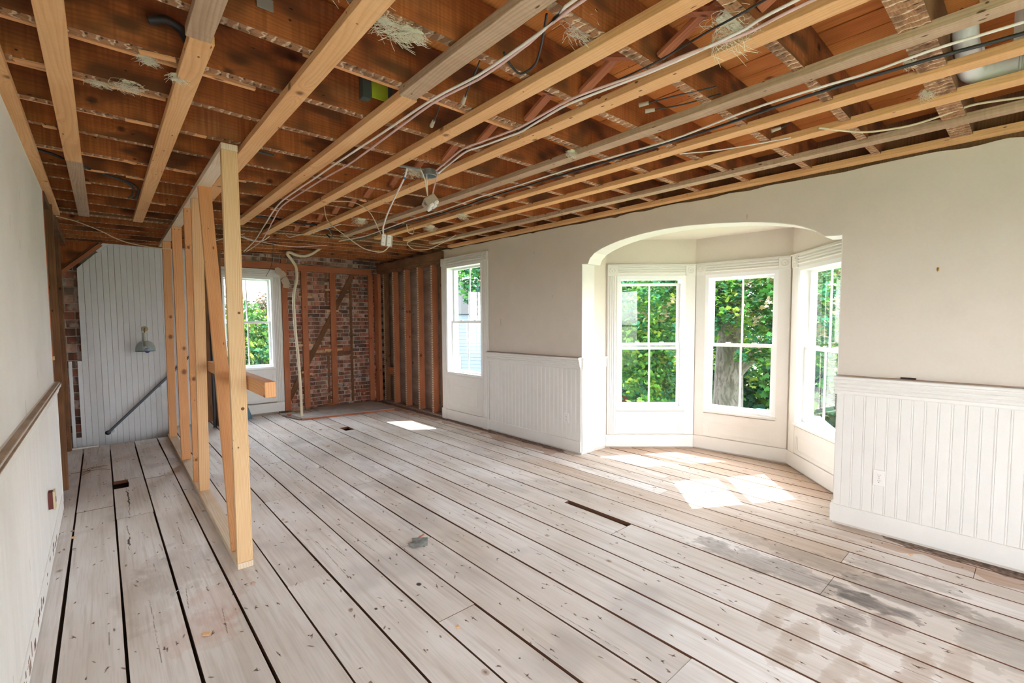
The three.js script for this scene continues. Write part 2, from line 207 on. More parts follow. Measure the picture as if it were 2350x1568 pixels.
    for (const isFar of [false, true]) { // one plank, two pictures: near and far part of the room
      const q = isFar ? p => p[1] <= CUT + 1e-9 : p => p[1] >= CUT - 1e-9, a = A.filter(q), b2 = B.filter(q); if (a.length < 2 || b2.length < 2) continue;
      const s = new THREE.Shape([...a, ...b2.slice().reverse()].map(([x, z]) => new THREE.Vector2(x, -z)));
      const g = new THREE.ExtrudeGeometry(s, { depth: 0.03, bevelEnabled: false }); g.rotateX(-Math.PI / 2); g.translate(0, -0.03 - sink, 0);
      const p = g.attributes.position, uv = g.attributes.uv; for (let i = 0; i < p.count; i++) uv.setXY(i, (p.getX(i) + 0.5) / 6.2, isFar ? (p.getZ(i) + 8.95) / 4.75 : (p.getZ(i) + 4.2) / 5.1);
      geos.push(g); mats.push(isFar ? mFar : mNear);
    }
    const all = geos.length > 1 ? mergeGeometries(geos.map(g => { const c = g.clone(); c.clearGroups(); return c; })) : geos[0].clone(); all.clearGroups();
    let at = 0; geos.forEach((g, k) => { for (const q of g.groups) all.addGroup(at + q.start, q.count, q.materialIndex ? mats.length : k); at += g.attributes.position.count; });   // faces, then the bare sawn edges
    add(floor, 'floor_plank', all, [...mats, M.plankEdge]);
  }
  for (let b = 0; b < seams.length - 1; b++) {
    const inBay = seams[b] > 4.2, z0 = inBay ? -0.9 : ZB, z1 = inBay ? -3.55 : (seams[b + 1] < 0.77 ? -7.94 : -8.69), cuts = [z0, ...(inBay ? [] : [...(joints[b] || [])].sort((p, q) => q - p)), z1].filter(z => z <= z0 && z >= z1);
    for (let k = 0; k < cuts.length - 1; k++) if (cuts[k] - cuts[k + 1] > 0.02) plank(b, cuts[k] - 0.0012, cuts[k + 1] + 0.0012);
  }
  slab(floor, 'subfloor', [-0.5, -0.09, ZB], [4.3, -0.07, -7.94], M.subfloor, 'x'); slab(floor, 'subfloor', [0.76, -0.09, -7.94], [4.3, -0.07, -8.69], M.subfloor, 'x'); slab(floor, 'subfloor', [4.3, -0.09, -0.85], [5.75, -0.07, -3.6], M.subfloor, 'x');
  slab(floor, 'floor_structure', [-0.6, -0.3, ZB + 0.2], [4.4, -0.09, -7.94], M.dark); slab(floor, 'floor_structure', [0.76, -0.3, -7.94], [4.4, -0.09, -8.95], M.dark); slab(floor, 'floor_structure', [4.4, -0.3, -0.8], [5.75, -0.09, -3.65], M.dark);
  // stairwell below the floor edge
  slab(floor, 'stairwell_wall', [-0.6, -2.4, -8.95], [0.8, -0.3, -8.75], M.stairBoard); slab(floor, 'stairwell_wall', [-0.6, -2.4, -7.94], [0.8, -0.05, -7.9], M.stairBoard); slab(floor, 'stairwell_wall', [0.76, -2.4, -8.75], [0.8, -0.05, -7.94], M.stairBoard); slab(floor, 'stairwell_wall', [-0.64, -2.4, -8.95], [-0.6, 0, -7.9], M.stairBoard);
  slab(floor, 'stairwell_floor', [-0.6, -2.5, -8.95], [0.8, -2.4, -7.9], M.deck);
}

// ───────── ceiling ─────────
const ceiling = structure('ceiling');
const ceilY = (x, z) => CEIL + 0.07 * sstep(1.2, 2.8, x) * clamp(-z / 6.4, 0, 1.1);   // the old frame lifts a little towards the outer far corner
{
  const r = rng(12);
  const battens = [[-0.29, -6.55, 0], [-0.09, -6.45, 0], [0.34, -6.45, 0], [0.757, -6.1, 0], [1.18, -5.93, 0], [1.585, -6.4, 0], [2.01, -6.25, 0], [2.485, -6.25, 1], [2.935, -6.15, 0], [3.30, -6.0, 0], [3.725, -6.0, 1], [4.115, -6.1, 0]];
  battens.forEach(([x, zf, grey], k) => {
    const m = grey ? M.battenGrey : M.batten, w = k === 0 ? 0.075 : 0.083 + r() * 0.008, h = 0.038, y = z => ceilY(x, z) + h / 2;
    const splits = k === 1 ? [[ZB, -4.35, 0], [-4.35, zf, 1]] : k === 2 ? [[ZB, -2.2, 1], [-2.2, zf, 0]] : k === 4 ? [[ZB, -2.09, 1], [-2.09, zf, 0]] : k === 7 ? [[ZB, -3.3, 1], [-3.3, zf, 0]] : [[ZB, zf, grey]];
    for (const [a, b, gr] of splits) { const dx = splits.length > 1 && a !== ZB ? 0.004 : 0; beam(ceiling, 'batten', [x + dx, y(a), a - 0.001], [x + dx + (r() - 0.5) * 0.02, y(b), b + 0.001], w, h, gr ? M.battenGrey : m, 0.003); }
  });
  // underside of the joists: scars, nail stubs and plaster left by the lath
  const scar = makeTex(128, 2048, (u, v) => {
    const cell = v * 44, f = cell - Math.floor(cell), row = Math.floor(cell), g = noiseP(u * 26, v * 60, 26, 60) * 0.5 + noiseP(u * 60, v * 500, 60, 200, 30) * 0.5;
    let c = mix3([188, 142, 102], [132, 88, 58], g);
    const wob = 0.5 + (noiseP(u * 6, v * 130, 6, 130, 9) - 0.5) * 0.5, d = Math.abs(f - wob), on = lat(row, 61) > 0.22 ? 1 : 0.3;                       // plaster squeezed between two laths
    c = mix3(c, [228, 212, 188], on * (1 - sstep(0.07, 0.17, d)) * (0.35 + 0.65 * noiseP(u * 18, v * 330, 18, 250, 44)));
    c = mix3(c, [92, 62, 42], 0.6 * (1 - sstep(0.02, 0.10, Math.abs(f - wob - 0.2))) * noiseP(u * 12, v * 210, 12, 210, 52));
    const nu = 0.3 + 0.4 * lat(row, 7), nv = f - 0.78; if (lat(row, 19) > 0.35) { const e = (u - nu) * (u - nu) * 60 + nv * nv * 55; if (e < 1) c = mix3(c, [44, 30, 24], 0.85 * (1 - e)); }
    return mix3(c, [88, 58, 38], 0.45 * sstep(0.55, 0.85, noiseP(u * 3, v * 24, 3, 24, 88))); });
  scar.userData = { su: 0.10, sv: 2.0 };
  const mScar = mat({ map: scar, roughness: 0.95 });
  function joist(z, t, hgt, m, x0 = -0.55, x1 = 4.36, dy = 0) {
    const y0 = ceilY(-0.3, z) + 0.04 + dy, y1 = ceilY(4.1, z) + 0.04 + dy, L = x1 - x0, geo = new THREE.BoxGeometry(L, hgt, t, 24, 1, 1);
    uvMetres(geo, 'x'); const p = geo.attributes.position, rr = rng(Math.round(1000 - z * 100));
    for (let i = 0; i < p.count; i++) { const f = p.getX(i) / L + 0.5; if (p.getY(i) < 0) p.setY(i, p.getY(i) + (noise(f * 9 + z * 7, 3) - 0.5) * 0.012); p.setY(i, p.getY(i) + y0 + (y1 - y0) * sstep(0.2, 0.8, f) + hgt / 2); p.setX(i, p.getX(i) + (x0 + x1) / 2); p.setZ(i, p.getZ(i) + z + (noise(f * 3 + z * 5, 7) - 0.5) * 0.02); }
    geo.computeVertexNormals();
    const o = add(ceiling, 'joist', geo, [m, m, m, mScar, m, m]); return o;
  }
  const zs = [-0.78, -1.2, -1.645, -2.065, -2.525, -2.95, -3.39, -3.80, -4.25, -4.67, -5.09, -5.52, -5.95, -6.33, 0.07, 0.5, 0.93, 1.36, 1.8, 2.23];
  for (const z of zs) joist(z, 0.047 + r() * 0.01, 0.215, r() > 0.5 ? M.joist : M.joistB);
  joist(-0.36, 0.10, 0.20, M.darkStud);
  joist(-6.56, 0.12, 0.19, M.darkStud, -0.55, 4.36, 0.0);
  for (const z of [-6.92, -7.27, -7.62, -7.97, -8.32, -8.6]) joist(z, 0.05, 0.20, M.joistB, -0.55, 4.36, -0.012);
  for (const [z, xa, xb] of [[-2.60, -0.5, 0.62], [-3.02, -0.5, 0.30], [-2.13, 0.7, 1.9], [-3.46, -0.5, 0.1], [-4.32, -0.5, 0.6]]) beam(ceiling, 'sister_board', [xa, 2.745, z], [xb, 2.745, z], 0.024, 0.09, M.fir, 0);
  // boards of the floor above
  for (let x = -0.5, k = 0; x < 4.4; k++) { const w = 0.125 + 0.05 * lat(k, 5), m = lat(k, 9) > 0.45 ? M.deck : M.deckB; slab(ceiling, 'deck_board', [x + 0.002, 2.918 + 0.005 * lat(k, 2), ZB + 0.1], [x + w - 0.002, 2.95, -8.8], m, 'z'); x += w; }
  slab(ceiling, 'upper_floor', [-0.7, 2.96, ZB + 0.25], [4.5, 3.1, -8.95], M.deckB);
  // crossed bridging between the joists
  const jz = [0.5, 0.07, -0.36, -0.78, -1.2, -1.645, -2.065, -2.525, -2.95, -3.39, -3.80, -4.25, -4.67, -5.09, -5.52, -5.95, -6.33];
  for (let k = 0; k < jz.length - 1; k++) { const a = jz[k] - 0.03, b = jz[k + 1] + 0.03, x = 1.86 + (lat(k, 3) - 0.5) * 0.03; beam(ceiling, 'bridging_strut', [x, 2.735, a], [x, 2.895, b], 0.05, 0.02, M.oldStud, 0.002); beam(ceiling, 'bridging_strut', [x + 0.062, 2.895, a], [x + 0.062, 2.735, b], 0.05, 0.02, M.oldStud, 0.002); }
  // broken ends of lath still nailed on
  const stubs = [[-0.18, -2.95], [0.21, -3.39], [0.23, -2.52], [0.20, -4.25], [0.26, -4.67], [0.52, -4.25], [0.66, -3.80], [0.86, -4.25], [0.02, -4.67], [0.5, -3.39], [1.35, -5.09], [-0.17, -3.80], [0.45, -5.52], [-0.05, -5.09], [1.9, -4.25], [2.75, -3.8]];
  for (const [x, z] of stubs) { const L = 0.05 + r() * 0.09; beam(ceiling, 'lath_stub', [x - L / 2, ceilY(x, z) + 0.036, z + (r() - 0.5) * 0.03], [x + L / 2, ceilY(x, z) + 0.034, z + (r() - 0.5) * 0.05], 0.032, 0.008, M.fir, 0); }
  // long sill timber seen above the plaster edge of the outer wall, and dark space behind it
  slab(ceiling, 'rim_board', [4.40, 2.6, ZB + 0.1], [4.45, 2.97, -8.9], M.joistB, 'z');
  slab(ceiling, 'rim_board', [-0.66, 2.6, ZB + 0.1], [-0.61, 2.97, -8.9], M.joistB, 'z');
}
// ───────── windows ─────────
function flutedG(w, h) { // upright casing with three reeds, front towards +z
  const t = 0.018, pts = [[0, 0], [0, t], [w * 0.10, t + 0.006], [w * 0.16, t]]; for (let k = 0; k < 3; k++) { const a = w * (0.22 + k * 0.20); pts.push([a, t], [a + w * 0.04, t + 0.009], [a + w * 0.11, t + 0.009], [a + w * 0.15, t]); } pts.push([w * 0.86, t], [w * 0.92, t + 0.006], [w, t], [w, 0]);
  const g = new THREE.ExtrudeGeometry(new THREE.Shape(pts.map(([x, z]) => new THREE.Vector2(x, -z)).reverse()), { depth: h, bevelEnabled: false }); g.rotateX(-Math.PI / 2); return uvMetres(g, 'y');
}
function headG(len, h) { const t = 0.02, p = [[0, 0], [t, 0]]; for (let k = 0; k < 3; k++) { const a = h * (0.22 + k * 0.22); p.push([t, a], [t + 0.010, a + h * 0.05], [t + 0.010, a + h * 0.12], [t, a + h * 0.16]); } p.push([t, h * 0.90], [t + 0.014, h * 0.93], [t + 0.014, h], [0, h]); return mouldG(p, len); }
const ringG = (x0, y0, x1, y1, w0, w1, w2, w3, d) => { const s = rectShape(x0, y0, x1, y1); s.holes.push(rectHole(x0 + w0, y0 + w1, x1 - w2, y1 - w3)); return uvMetres(extr(s, d), 'y'); };
function sash(g, name, x0, x1, y0, y1, z, st, bot, topr, { muntin = true, bars = [] } = {}) {
  const s = add(g, name, ringG(x0, y0, x1, y1, st, bot, st, topr, 0.032), M.vinyl, 0, 0, z);
  const gx0 = x0 + st, gx1 = x1 - st, gy0 = y0 + bot, gy1 = y1 - topr, xm = (gx0 + gx1) / 2;
  for (const [a, b] of muntin ? [[gx0, xm], [xm, gx1]] : [[gx0, gx1]]) add(s, 'pane', new THREE.PlaneGeometry(b - a, gy1 - gy0), M.pane, (a + b) / 2, (gy0 + gy1) / 2, 0.016);
  if (muntin) add(s, 'muntin', boxG(0.018, gy1 - gy0, 0.012), M.vinyl, xm, (gy0 + gy1) / 2, 0.018);
  for (const y of bars) add(s, 'muntin', boxG(gx1 - gx0, 0.018, 0.012, 'x'), M.vinyl, (gx0 + gx1) / 2, y, 0.018);
  return s;
}
function windowUnit(id, P, Q, o) {
  const g = frameAt(structure(`window_${id}`), P, Q), { s0, s1, y0, y1, mr, cl = 0.12, cr = 0.12, head, yb = 0, z = -0.07, drop = 0, flat = '', m = M.white } = o, fr = 0.04;
  const side = (x, w, isFlat) => add(g, 'side_casing', isFlat ? boxG(w, y1 - yb - 0.0, 0.02, 'y').translate(w / 2, (y1 - yb) / 2, 0.01) : flutedG(w, y1 - yb), m, x, yb, 0);
  if (cl) side(s0 - cl, cl, flat.includes('l')); if (cr) side(s1, cr, flat.includes('r'));
  add(g, 'head_casing', headG(s1 - s0, head - y1), m, s0, y1, 0);
  for (const [x, w] of [[s0 - cl, cl], [s1, cr]]) if (w > 0.05) { const b = add(g, 'corner_block', rboxG(w, head - y1, 0.03, 0.004, 'y'), m, x + w / 2, (y1 + head) / 2, 0.015); const t = add(b, 'rosette', new THREE.TorusGeometry(w * 0.27, 0.007, 8, 24), m, 0, 0, 0.015); t.scale.z = 0.8; add(b, 'rosette', new THREE.SphereGeometry(w * 0.10, 12, 8), m, 0, 0, 0.013); }
  add(g, 'window_frame', ringG(s0, y0, s1, y1, fr, 0.03, fr, fr, 0.10 + Math.abs(z)), M.vinyl, 0, 0, z - 0.08);
  const a = s0 + fr - 0.004, b = s1 - fr + 0.004, sw = 0.034;
  sash(g, 'upper_sash', a, b, mr - 0.02 - drop, y1 - fr + 0.004 - drop, z - 0.034, sw, 0.034, 0.032);
  const ls = sash(g, 'lower_sash', a, b, y0 + 0.026, mr + 0.02, z, sw, 0.042, 0.036);
  for (const q of [0.3, 0.7]) add(ls, 'sash_lock', rboxG(0.05, 0.014, 0.022, 0.004, 'x'), M.vinyl, a + (b - a) * q, mr + 0.026, 0.02);
  add(g, 'window_stool', rboxG(s1 - s0 + 0.02, 0.028, 0.05 - z, 0.006, 'x'), m, (s0 + s1) / 2, y0 - 0.006, 0.012 + z / 2);
  return g;
}
function apron(g, s0, s1, yTop, railH, pTop, pBot, m = M.white) { // rails round a sunk panel, with its moulding
  add(g, 'apron_panel', boxG(s1 - s0, yTop - pBot, 0.006, 'x'), m, (s0 + s1) / 2, (yTop + pBot) / 2, 0.003);
  add(g, 'apron_frame', ringG(s0, pBot - 0.03, s1, yTop, 0.045, 0.03, 0.045, yTop - pTop, 0.016), m);
  add(g, 'panel_moulding', ringG(s0 + 0.045, pBot, s1 - 0.045, pTop, 0.012, 0.012, 0.012, 0.012, 0.011), m);
}

// ───────── outer wall with window, wainscot and the arched opening ─────────
const arch = [[-3.5, 2.222], [-3.412, 2.218], [-3.385, 2.275], [-3.32, 2.328], [-3.223, 2.366], [-3.11, 2.396], [-2.993, 2.420], [-2.84, 2.440], [-2.686, 2.454], [-2.54, 2.461], [-2.388, 2.463], [-2.25, 2.459], [-2.125, 2.450], [-1.96, 2.436], [-1.807, 2.418], [-1.68, 2.402], [-1.557, 2.381], [-1.47, 2.363], [-1.391, 2.343], [-1.32, 2.322], [-1.265, 2.301], [-1.174, 2.254], [-1.106, 2.200], [-0.99, 2.194]];
const ZS = -6.42, bayL = -3.5, bayR = -0.99, W2 = [-6.29, -5.345];
{
  const w = frameAt(structure('wall_right'), [XR, ZS], [XR, ZB]), r = rng(77);
  const ridge = []; for (let z = ZB; z > ZS; z -= 0.06) ridge.push([z - ZS, ceilY(XR, z) - 0.004 + (noise(z * 6, 2) - 0.5) * 0.016 + (r() > 0.93 ? -0.012 : 0)]);
  const outline = (topPts, y0 = 0) => { const s = new THREE.Shape([[0, y0], [bayL - ZS, y0], ...arch.map(([z, y]) => [z - ZS, y]), [bayR - ZS, y0], [ZB - ZS, y0], ...topPts].map(p => new THREE.Vector2(...p))); s.holes.push(rectHole(W2[0] - ZS, 0.70, W2[1] - ZS, 2.46)); return s; };
  const plasterFace = add(w, 'plaster', uvMetres(extr(outline([...ridge, [0, ceilY(XR, ZS) - 0.01]]), 0.02), 'y'), M.plaster, 0, 0, -0.02);
  add(w, 'wall_core', uvMetres(extr(outline([[ZB - ZS, 2.96], [0, 2.96]], -0.05), 0.20), 'y'), M.darkStud, 0, 0, -0.222);
  // white lining of the opening: both reveals and the soffit of the arch
  const inner = [[bayL, 0], ...arch, [bayR, 0]], outer = inner.map(([z, y]) => [clamp((z + 2.245) * 0.998 - 2.245, bayL + 0.006, bayR - 0.006), Math.max(0, y - 0.006)]);
  const ls = new THREE.Shape([...inner.map(([z, y]) => new THREE.Vector2(z - ZS, y)), ...outer.reverse().map(([z, y]) => new THREE.Vector2(z - ZS, y))]);
  add(w, 'arch_lining', uvMetres(extr(ls, 0.222), 'y'), M.white, 0, 0, -0.222);
  // beaded wainscot boards, each one separate
  const bead = (s0, s1, y0, y1, parent, m, z = 0, wd = s1 - s0) => add(parent, 'bead_board', (() => { const q = 0.0035, sh = new THREE.Shape([[0.0002, 0], [0.0002, 0.0088], [q, 0.011], [wd - 0.013, 0.011], [wd - 0.011, 0.0085], [wd - 0.009, 0.0105], [wd - 0.005, 0.012], [wd - 0.0015, 0.0105], [wd - 0.0002, 0.0088], [wd - 0.0002, 0]].map(([x, d]) => new THREE.Vector2(x, -d)).reverse()); const g = new THREE.ExtrudeGeometry(sh, { depth: y1 - y0, bevelEnabled: false }); g.rotateX(-Math.PI / 2); return uvMetres(g, 'y'); })(), m, s0, y0, z);
  for (let z = -5.20; z < bayL - 0.01; z += 0.0708) bead(z - ZS, Math.min(z + 0.0708, bayL - 0.001) - ZS, 0.14, 1.02, w, M.white);
  for (let z = bayR + 0.042; z < 1.8; z += 0.0668) bead(z - ZS, z + 0.0668 - ZS, 0.14, 1.02, w, M.white);
  slab(w, 'corner_bead', [bayR - ZS, 0.14, 0], [bayR + 0.042 - ZS, 1.02, 0.012], M.white);
  const rail = [[0, 1.0], [0.014, 1.0], [0.018, 1.008], [0.018, 1.026], [0.030, 1.034], [0.034, 1.046], [0.028, 1.054], [0.038, 1.062], [0.042, 1.074], [0.036, 1.082], [0.046, 1.090], [0.052, 1.104], [0.046, 1.112], [0.058, 1.118], [0.060, 1.132], [0.054, 1.138], [0, 1.144]];
  add(w, 'chair_rail', mouldG(rail, bayL + 5.215), M.white, -5.215 - ZS, 0, 0); add(w, 'chair_rail', mouldG(rail, ZB - bayR + 0.012), M.white, bayR - 0.012 - ZS, 0, 0);
  add(w, 'rail_ledge', boxG(bayL + 5.215, 0.003, 0.05, 'x'), M.dirtyTop, (-5.215 + bayL) / 2 - ZS, 1.1435, 0.028); add(w, 'rail_ledge', boxG(ZB - bayR, 0.003, 0.05, 'x'), M.dirtyTop, (ZB + bayR) / 2 - ZS, 1.1435, 0.028);
  slab(w, 'broken_plaster', [-0.62 - ZS, 1.146, 0], [-0.54 - ZS, 1.156, 0.03], M.soil, 'x');
  // base moulding
  const bb = structure('baseboard_right'); frameAt(bb, [XR, ZS], [XR, ZB]);
  for (const [a, b] of [[-5.22, bayL + 0.002], [bayR - 0.02, ZB]]) { add(bb, 'baseboard', rboxG(b - a, 0.132, 0.022, 0.003, 'x'), M.white, (a + b) / 2 - ZS, 0.087, 0.011); }
  // window with its panel below
  const g = windowUnit(1, [XR, ZS], [XR, ZB], { s0: W2[0] - ZS, s1: W2[1] - ZS, y0: 0.745, y1: 2.455, head: 2.575, mr: 1.565, yb: 0.16, cl: 0.125, cr: 0.125, z: -0.10 });
  apron(g, W2[0] - ZS, W2[1] - ZS, 0.735, 0.1, 0.66, 0.20); slab(g, 'raised_panel', [W2[0] + 0.16 - ZS, 0.28, 0], [W2[1] - 0.16 - ZS, 0.57, 0.014], M.white, 'x', 0.005);
  add(g, 'plinth', rboxG(0.945, 0.155, 0.03, 0.003, 'x'), M.white, (W2[0] + W2[1]) / 2 - ZS, 0.085, 0.012); for (const x of [W2[0] - 0.0625, W2[1] + 0.0625]) add(g, 'plinth_block', rboxG(0.125, 0.17, 0.036, 0.003, 'y'), M.white, x - ZS, 0.088, 0.016);
  add(g, 'reveal', ringG(W2[0] - ZS, 0.70, W2[1] - ZS, 2.46, 0.006, 0.006, 0.006, 0.006, 0.22), M.white, 0, 0, -0.22);
}
{ // stripped end of the outer wall: studs, sheathing, top timber
  const w = frameAt(structure('wall_right_stripped'), [XR, ZF], [XR, ZS]), S = z => z - ZF, ys = [-0.05, 0.04, 0.315, 0.54, 0.763, 1.06, 1.305, 1.61, 1.89, 2.204, 2.468, 2.72, 2.95];
  for (let k = 0; k < ys.length - 1; k++) slab(w, 'sheathing_board', [0, ys[k] + 0.002, -0.17], [S(ZS) + 0.02, ys[k + 1] - 0.002, -0.145 - 0.004 * lat(k, 4)], M.sheath, 'x');
  const lathScar = makeTex(64, 1024, (u, v) => { const s = Math.sin(v * Math.PI * 2 * 34), n = noiseP(u * 4, v * 70, 4, 70, 11); return s > -0.2 && n > 0.3 ? mix3([196, 172, 146], [222, 206, 184], noiseP(u * 8, v * 160, 8, 160, 70)) : mix3([186, 150, 118], [150, 112, 82], n); }); lathScar.userData = { su: 0.06, sv: 1.35 };
  M.lathEdge = mat({ map: lathScar, roughness: 0.95 });
  for (const z of [-8.52, -8.13, -7.68, -7.215, -6.76]) { const t = 0.05; const o = slab(w, 'stud', [S(z) - t / 2, 0.03, -0.115], [S(z) + t / 2, 2.58, -0.01], z < -8.2 ? M.darkStud : M.oldStud, 'y'); o.material = [o.material, o.material, o.material, o.material, M.lathEdge, o.material]; }
  slab(w, 'stud', [S(-6.52), 0.03, -0.14], [S(-6.45), 2.58, -0.02], M.darkStud, 'y');
  slab(w, 'blocking', [S(-8.49), 0.56, -0.10], [S(-8.16), 0.69, -0.05], M.oldStud, 'x');
  slab(w, 'sole_plate', [0.0, 0, -0.13], [S(ZS), 0.032, -0.0], M.sheath, 'x');
  slab(w, 'top_timber', [0.0, 2.575, -0.13], [S(-6.36), 2.705, 0.03], M.darkStud, 'x', 0.006); slab(w, 'top_timber', [0.0, 2.52, -0.12], [S(-6.40), 2.577, 0.01], M.darkStud, 'x', 0.006);
  slab(w, 'added_eave', [-0.3, 2.93, -1.06], [S(-3.75), 3.05, -0.2], M.white, 'x'); slab(w, 'outer_skin', [-0.25, -0.3, -0.24], [S(ZS) + 0.02, 2.96, -0.18], M.dark);  // unseen eave added to keep sun off the narrow window's upper sash
}

// ───────── bay ─────────
{
  const A = [4.63, -3.50], B = [5.42, -2.77], C = [5.526, -1.75], D = [4.69, -0.99], H = 2.54;
  const spec = [
    { id: 2, P: A, Q: B, win: { s0: 0.135, s1: 0.950, y0: 0.485, y1: 2.105, head: 2.232, mr: 1.275, cl: 0.125, cr: 0.118, flat: 'r', drop: 0.045, yb: 0.17 }, name: 'wall_bay_far' },
    { id: 3, P: B, Q: C, win: { s0: 0.125, s1: 0.900, y0: 0.485, y1: 2.105, head: 2.232, mr: 1.275, cl: 0.110, cr: 0.115, flat: 'lr', yb: 0.17 }, name: 'wall_bay_front' },
    { id: 4, P: C, Q: D, win: { s0: 0.165, s1: 0.985, y0: 0.485, y1: 2.105, head: 2.232, mr: 1.275, cl: 0.120, cr: 0.12, flat: 'l', yb: 0.17 }, name: 'wall_bay_near' }];
  for (const { id, P, Q, win, name } of spec) {
    const L = Math.hypot(Q[0] - P[0], Q[1] - P[1]), w = frameAt(structure(name), P, Q), s = new THREE.Shape([[0, -0.3], [L, -0.3], [L, H + 0.2], [0, H + 0.2]].map(p => new THREE.Vector2(...p))); s.holes.push(rectHole(win.s0, 0.46, win.s1, win.y1));
    add(w, 'plaster', uvMetres(extr(s, 0.16), 'y'), M.plaster, 0, 0, -0.16);
    slab(w, 'outer_corner', [-0.08, -0.3, -0.16], [0, H + 0.2, -0.05], M.plaster);
    add(w, 'baseboard', rboxG(L, 0.148, 0.022, 0.003, 'x'), M.white, L / 2, 0.092, 0.011);
    const g = windowUnit(id, P, Q, win); apron(g, win.s0, win.s1, 0.455, 0.09, 0.36, 0.205);
    add(g, 'picture_ledge', rboxG(L - 0.02, 0.014, 0.03, 0.004, 'x'), M.white, L / 2, 2.240, 0.015);
  }
  const lid = structure('ceiling_bay'), floorPts = [[XR + 0.19, -3.6], [4.63, -3.58], [5.52, -2.80], [5.64, -1.72], [4.72, -0.9], [XR + 0.19, -0.9]];
  const cs = new THREE.Shape(floorPts.map(([x, z]) => new THREE.Vector2(x, -z)).reverse()), cg = extr(cs, 0.12); cg.rotateX(-Math.PI / 2); add(lid, 'plaster', uvMetres(cg, 'x'), M.plaster, 0, H, 0);
  const rs = new THREE.Shape([[XR + 0.19, -3.95], [4.70, -3.95], [5.85, -2.93], [5.98, -1.58], [4.85, -0.55], [XR + 0.19, -0.55]].map(([x, z]) => new THREE.Vector2(x, -z)).reverse()), rg = extr(rs, 0.16); rg.rotateX(-Math.PI / 2); add(lid, 'roof', uvMetres(rg, 'x'), M.sheath, 0, H + 0.125, 0);  // roof overhang, out of view, added to cut sky light into the bay
  // short returns between the arch and the window walls
  const far = frameAt(structure('wall_bay_return'), [XR + 0.2, bayL], [4.63, bayL]), L = 4.63 - XR - 0.2;
  slab(far, 'plaster', [-0.03, -0.2, -0.1], [L + 0.03, H, 0], M.plaster);
  slab(far, 'wainscot_cap', [-0.195, 1.005, 0.001], [L + 0.005, 1.11, 0.016], M.white, 'x', 0.004); slab(far, 'wainscot_cap', [-0.195, 1.11, 0.001], [L + 0.02, 1.135, 0.026], M.white, 'x', 0.004);
  for (let k = 0; k < 6; k++) slab(far, 'bead_board', [-0.19 + k * 0.074, 0.03, 0.002], [-0.19 + (k + 1) * 0.074 - 0.001, 1.005, 0.013], M.white, 'y', 0.002);
  const near = frameAt(structure('wall_bay_return'), [4.69, bayR], [XR + 0.2, bayR]), L2 = 4.69 - XR - 0.2; slab(near, 'plaster', [-0.03, -0.2, -0.1], [L2 + 0.03, H, 0], M.plaster); slab(near, 'baseboard', [0, 0.02, 0], [L2 + 0.19, 0.165, 0.02], M.white, 'x', 0.003);
}

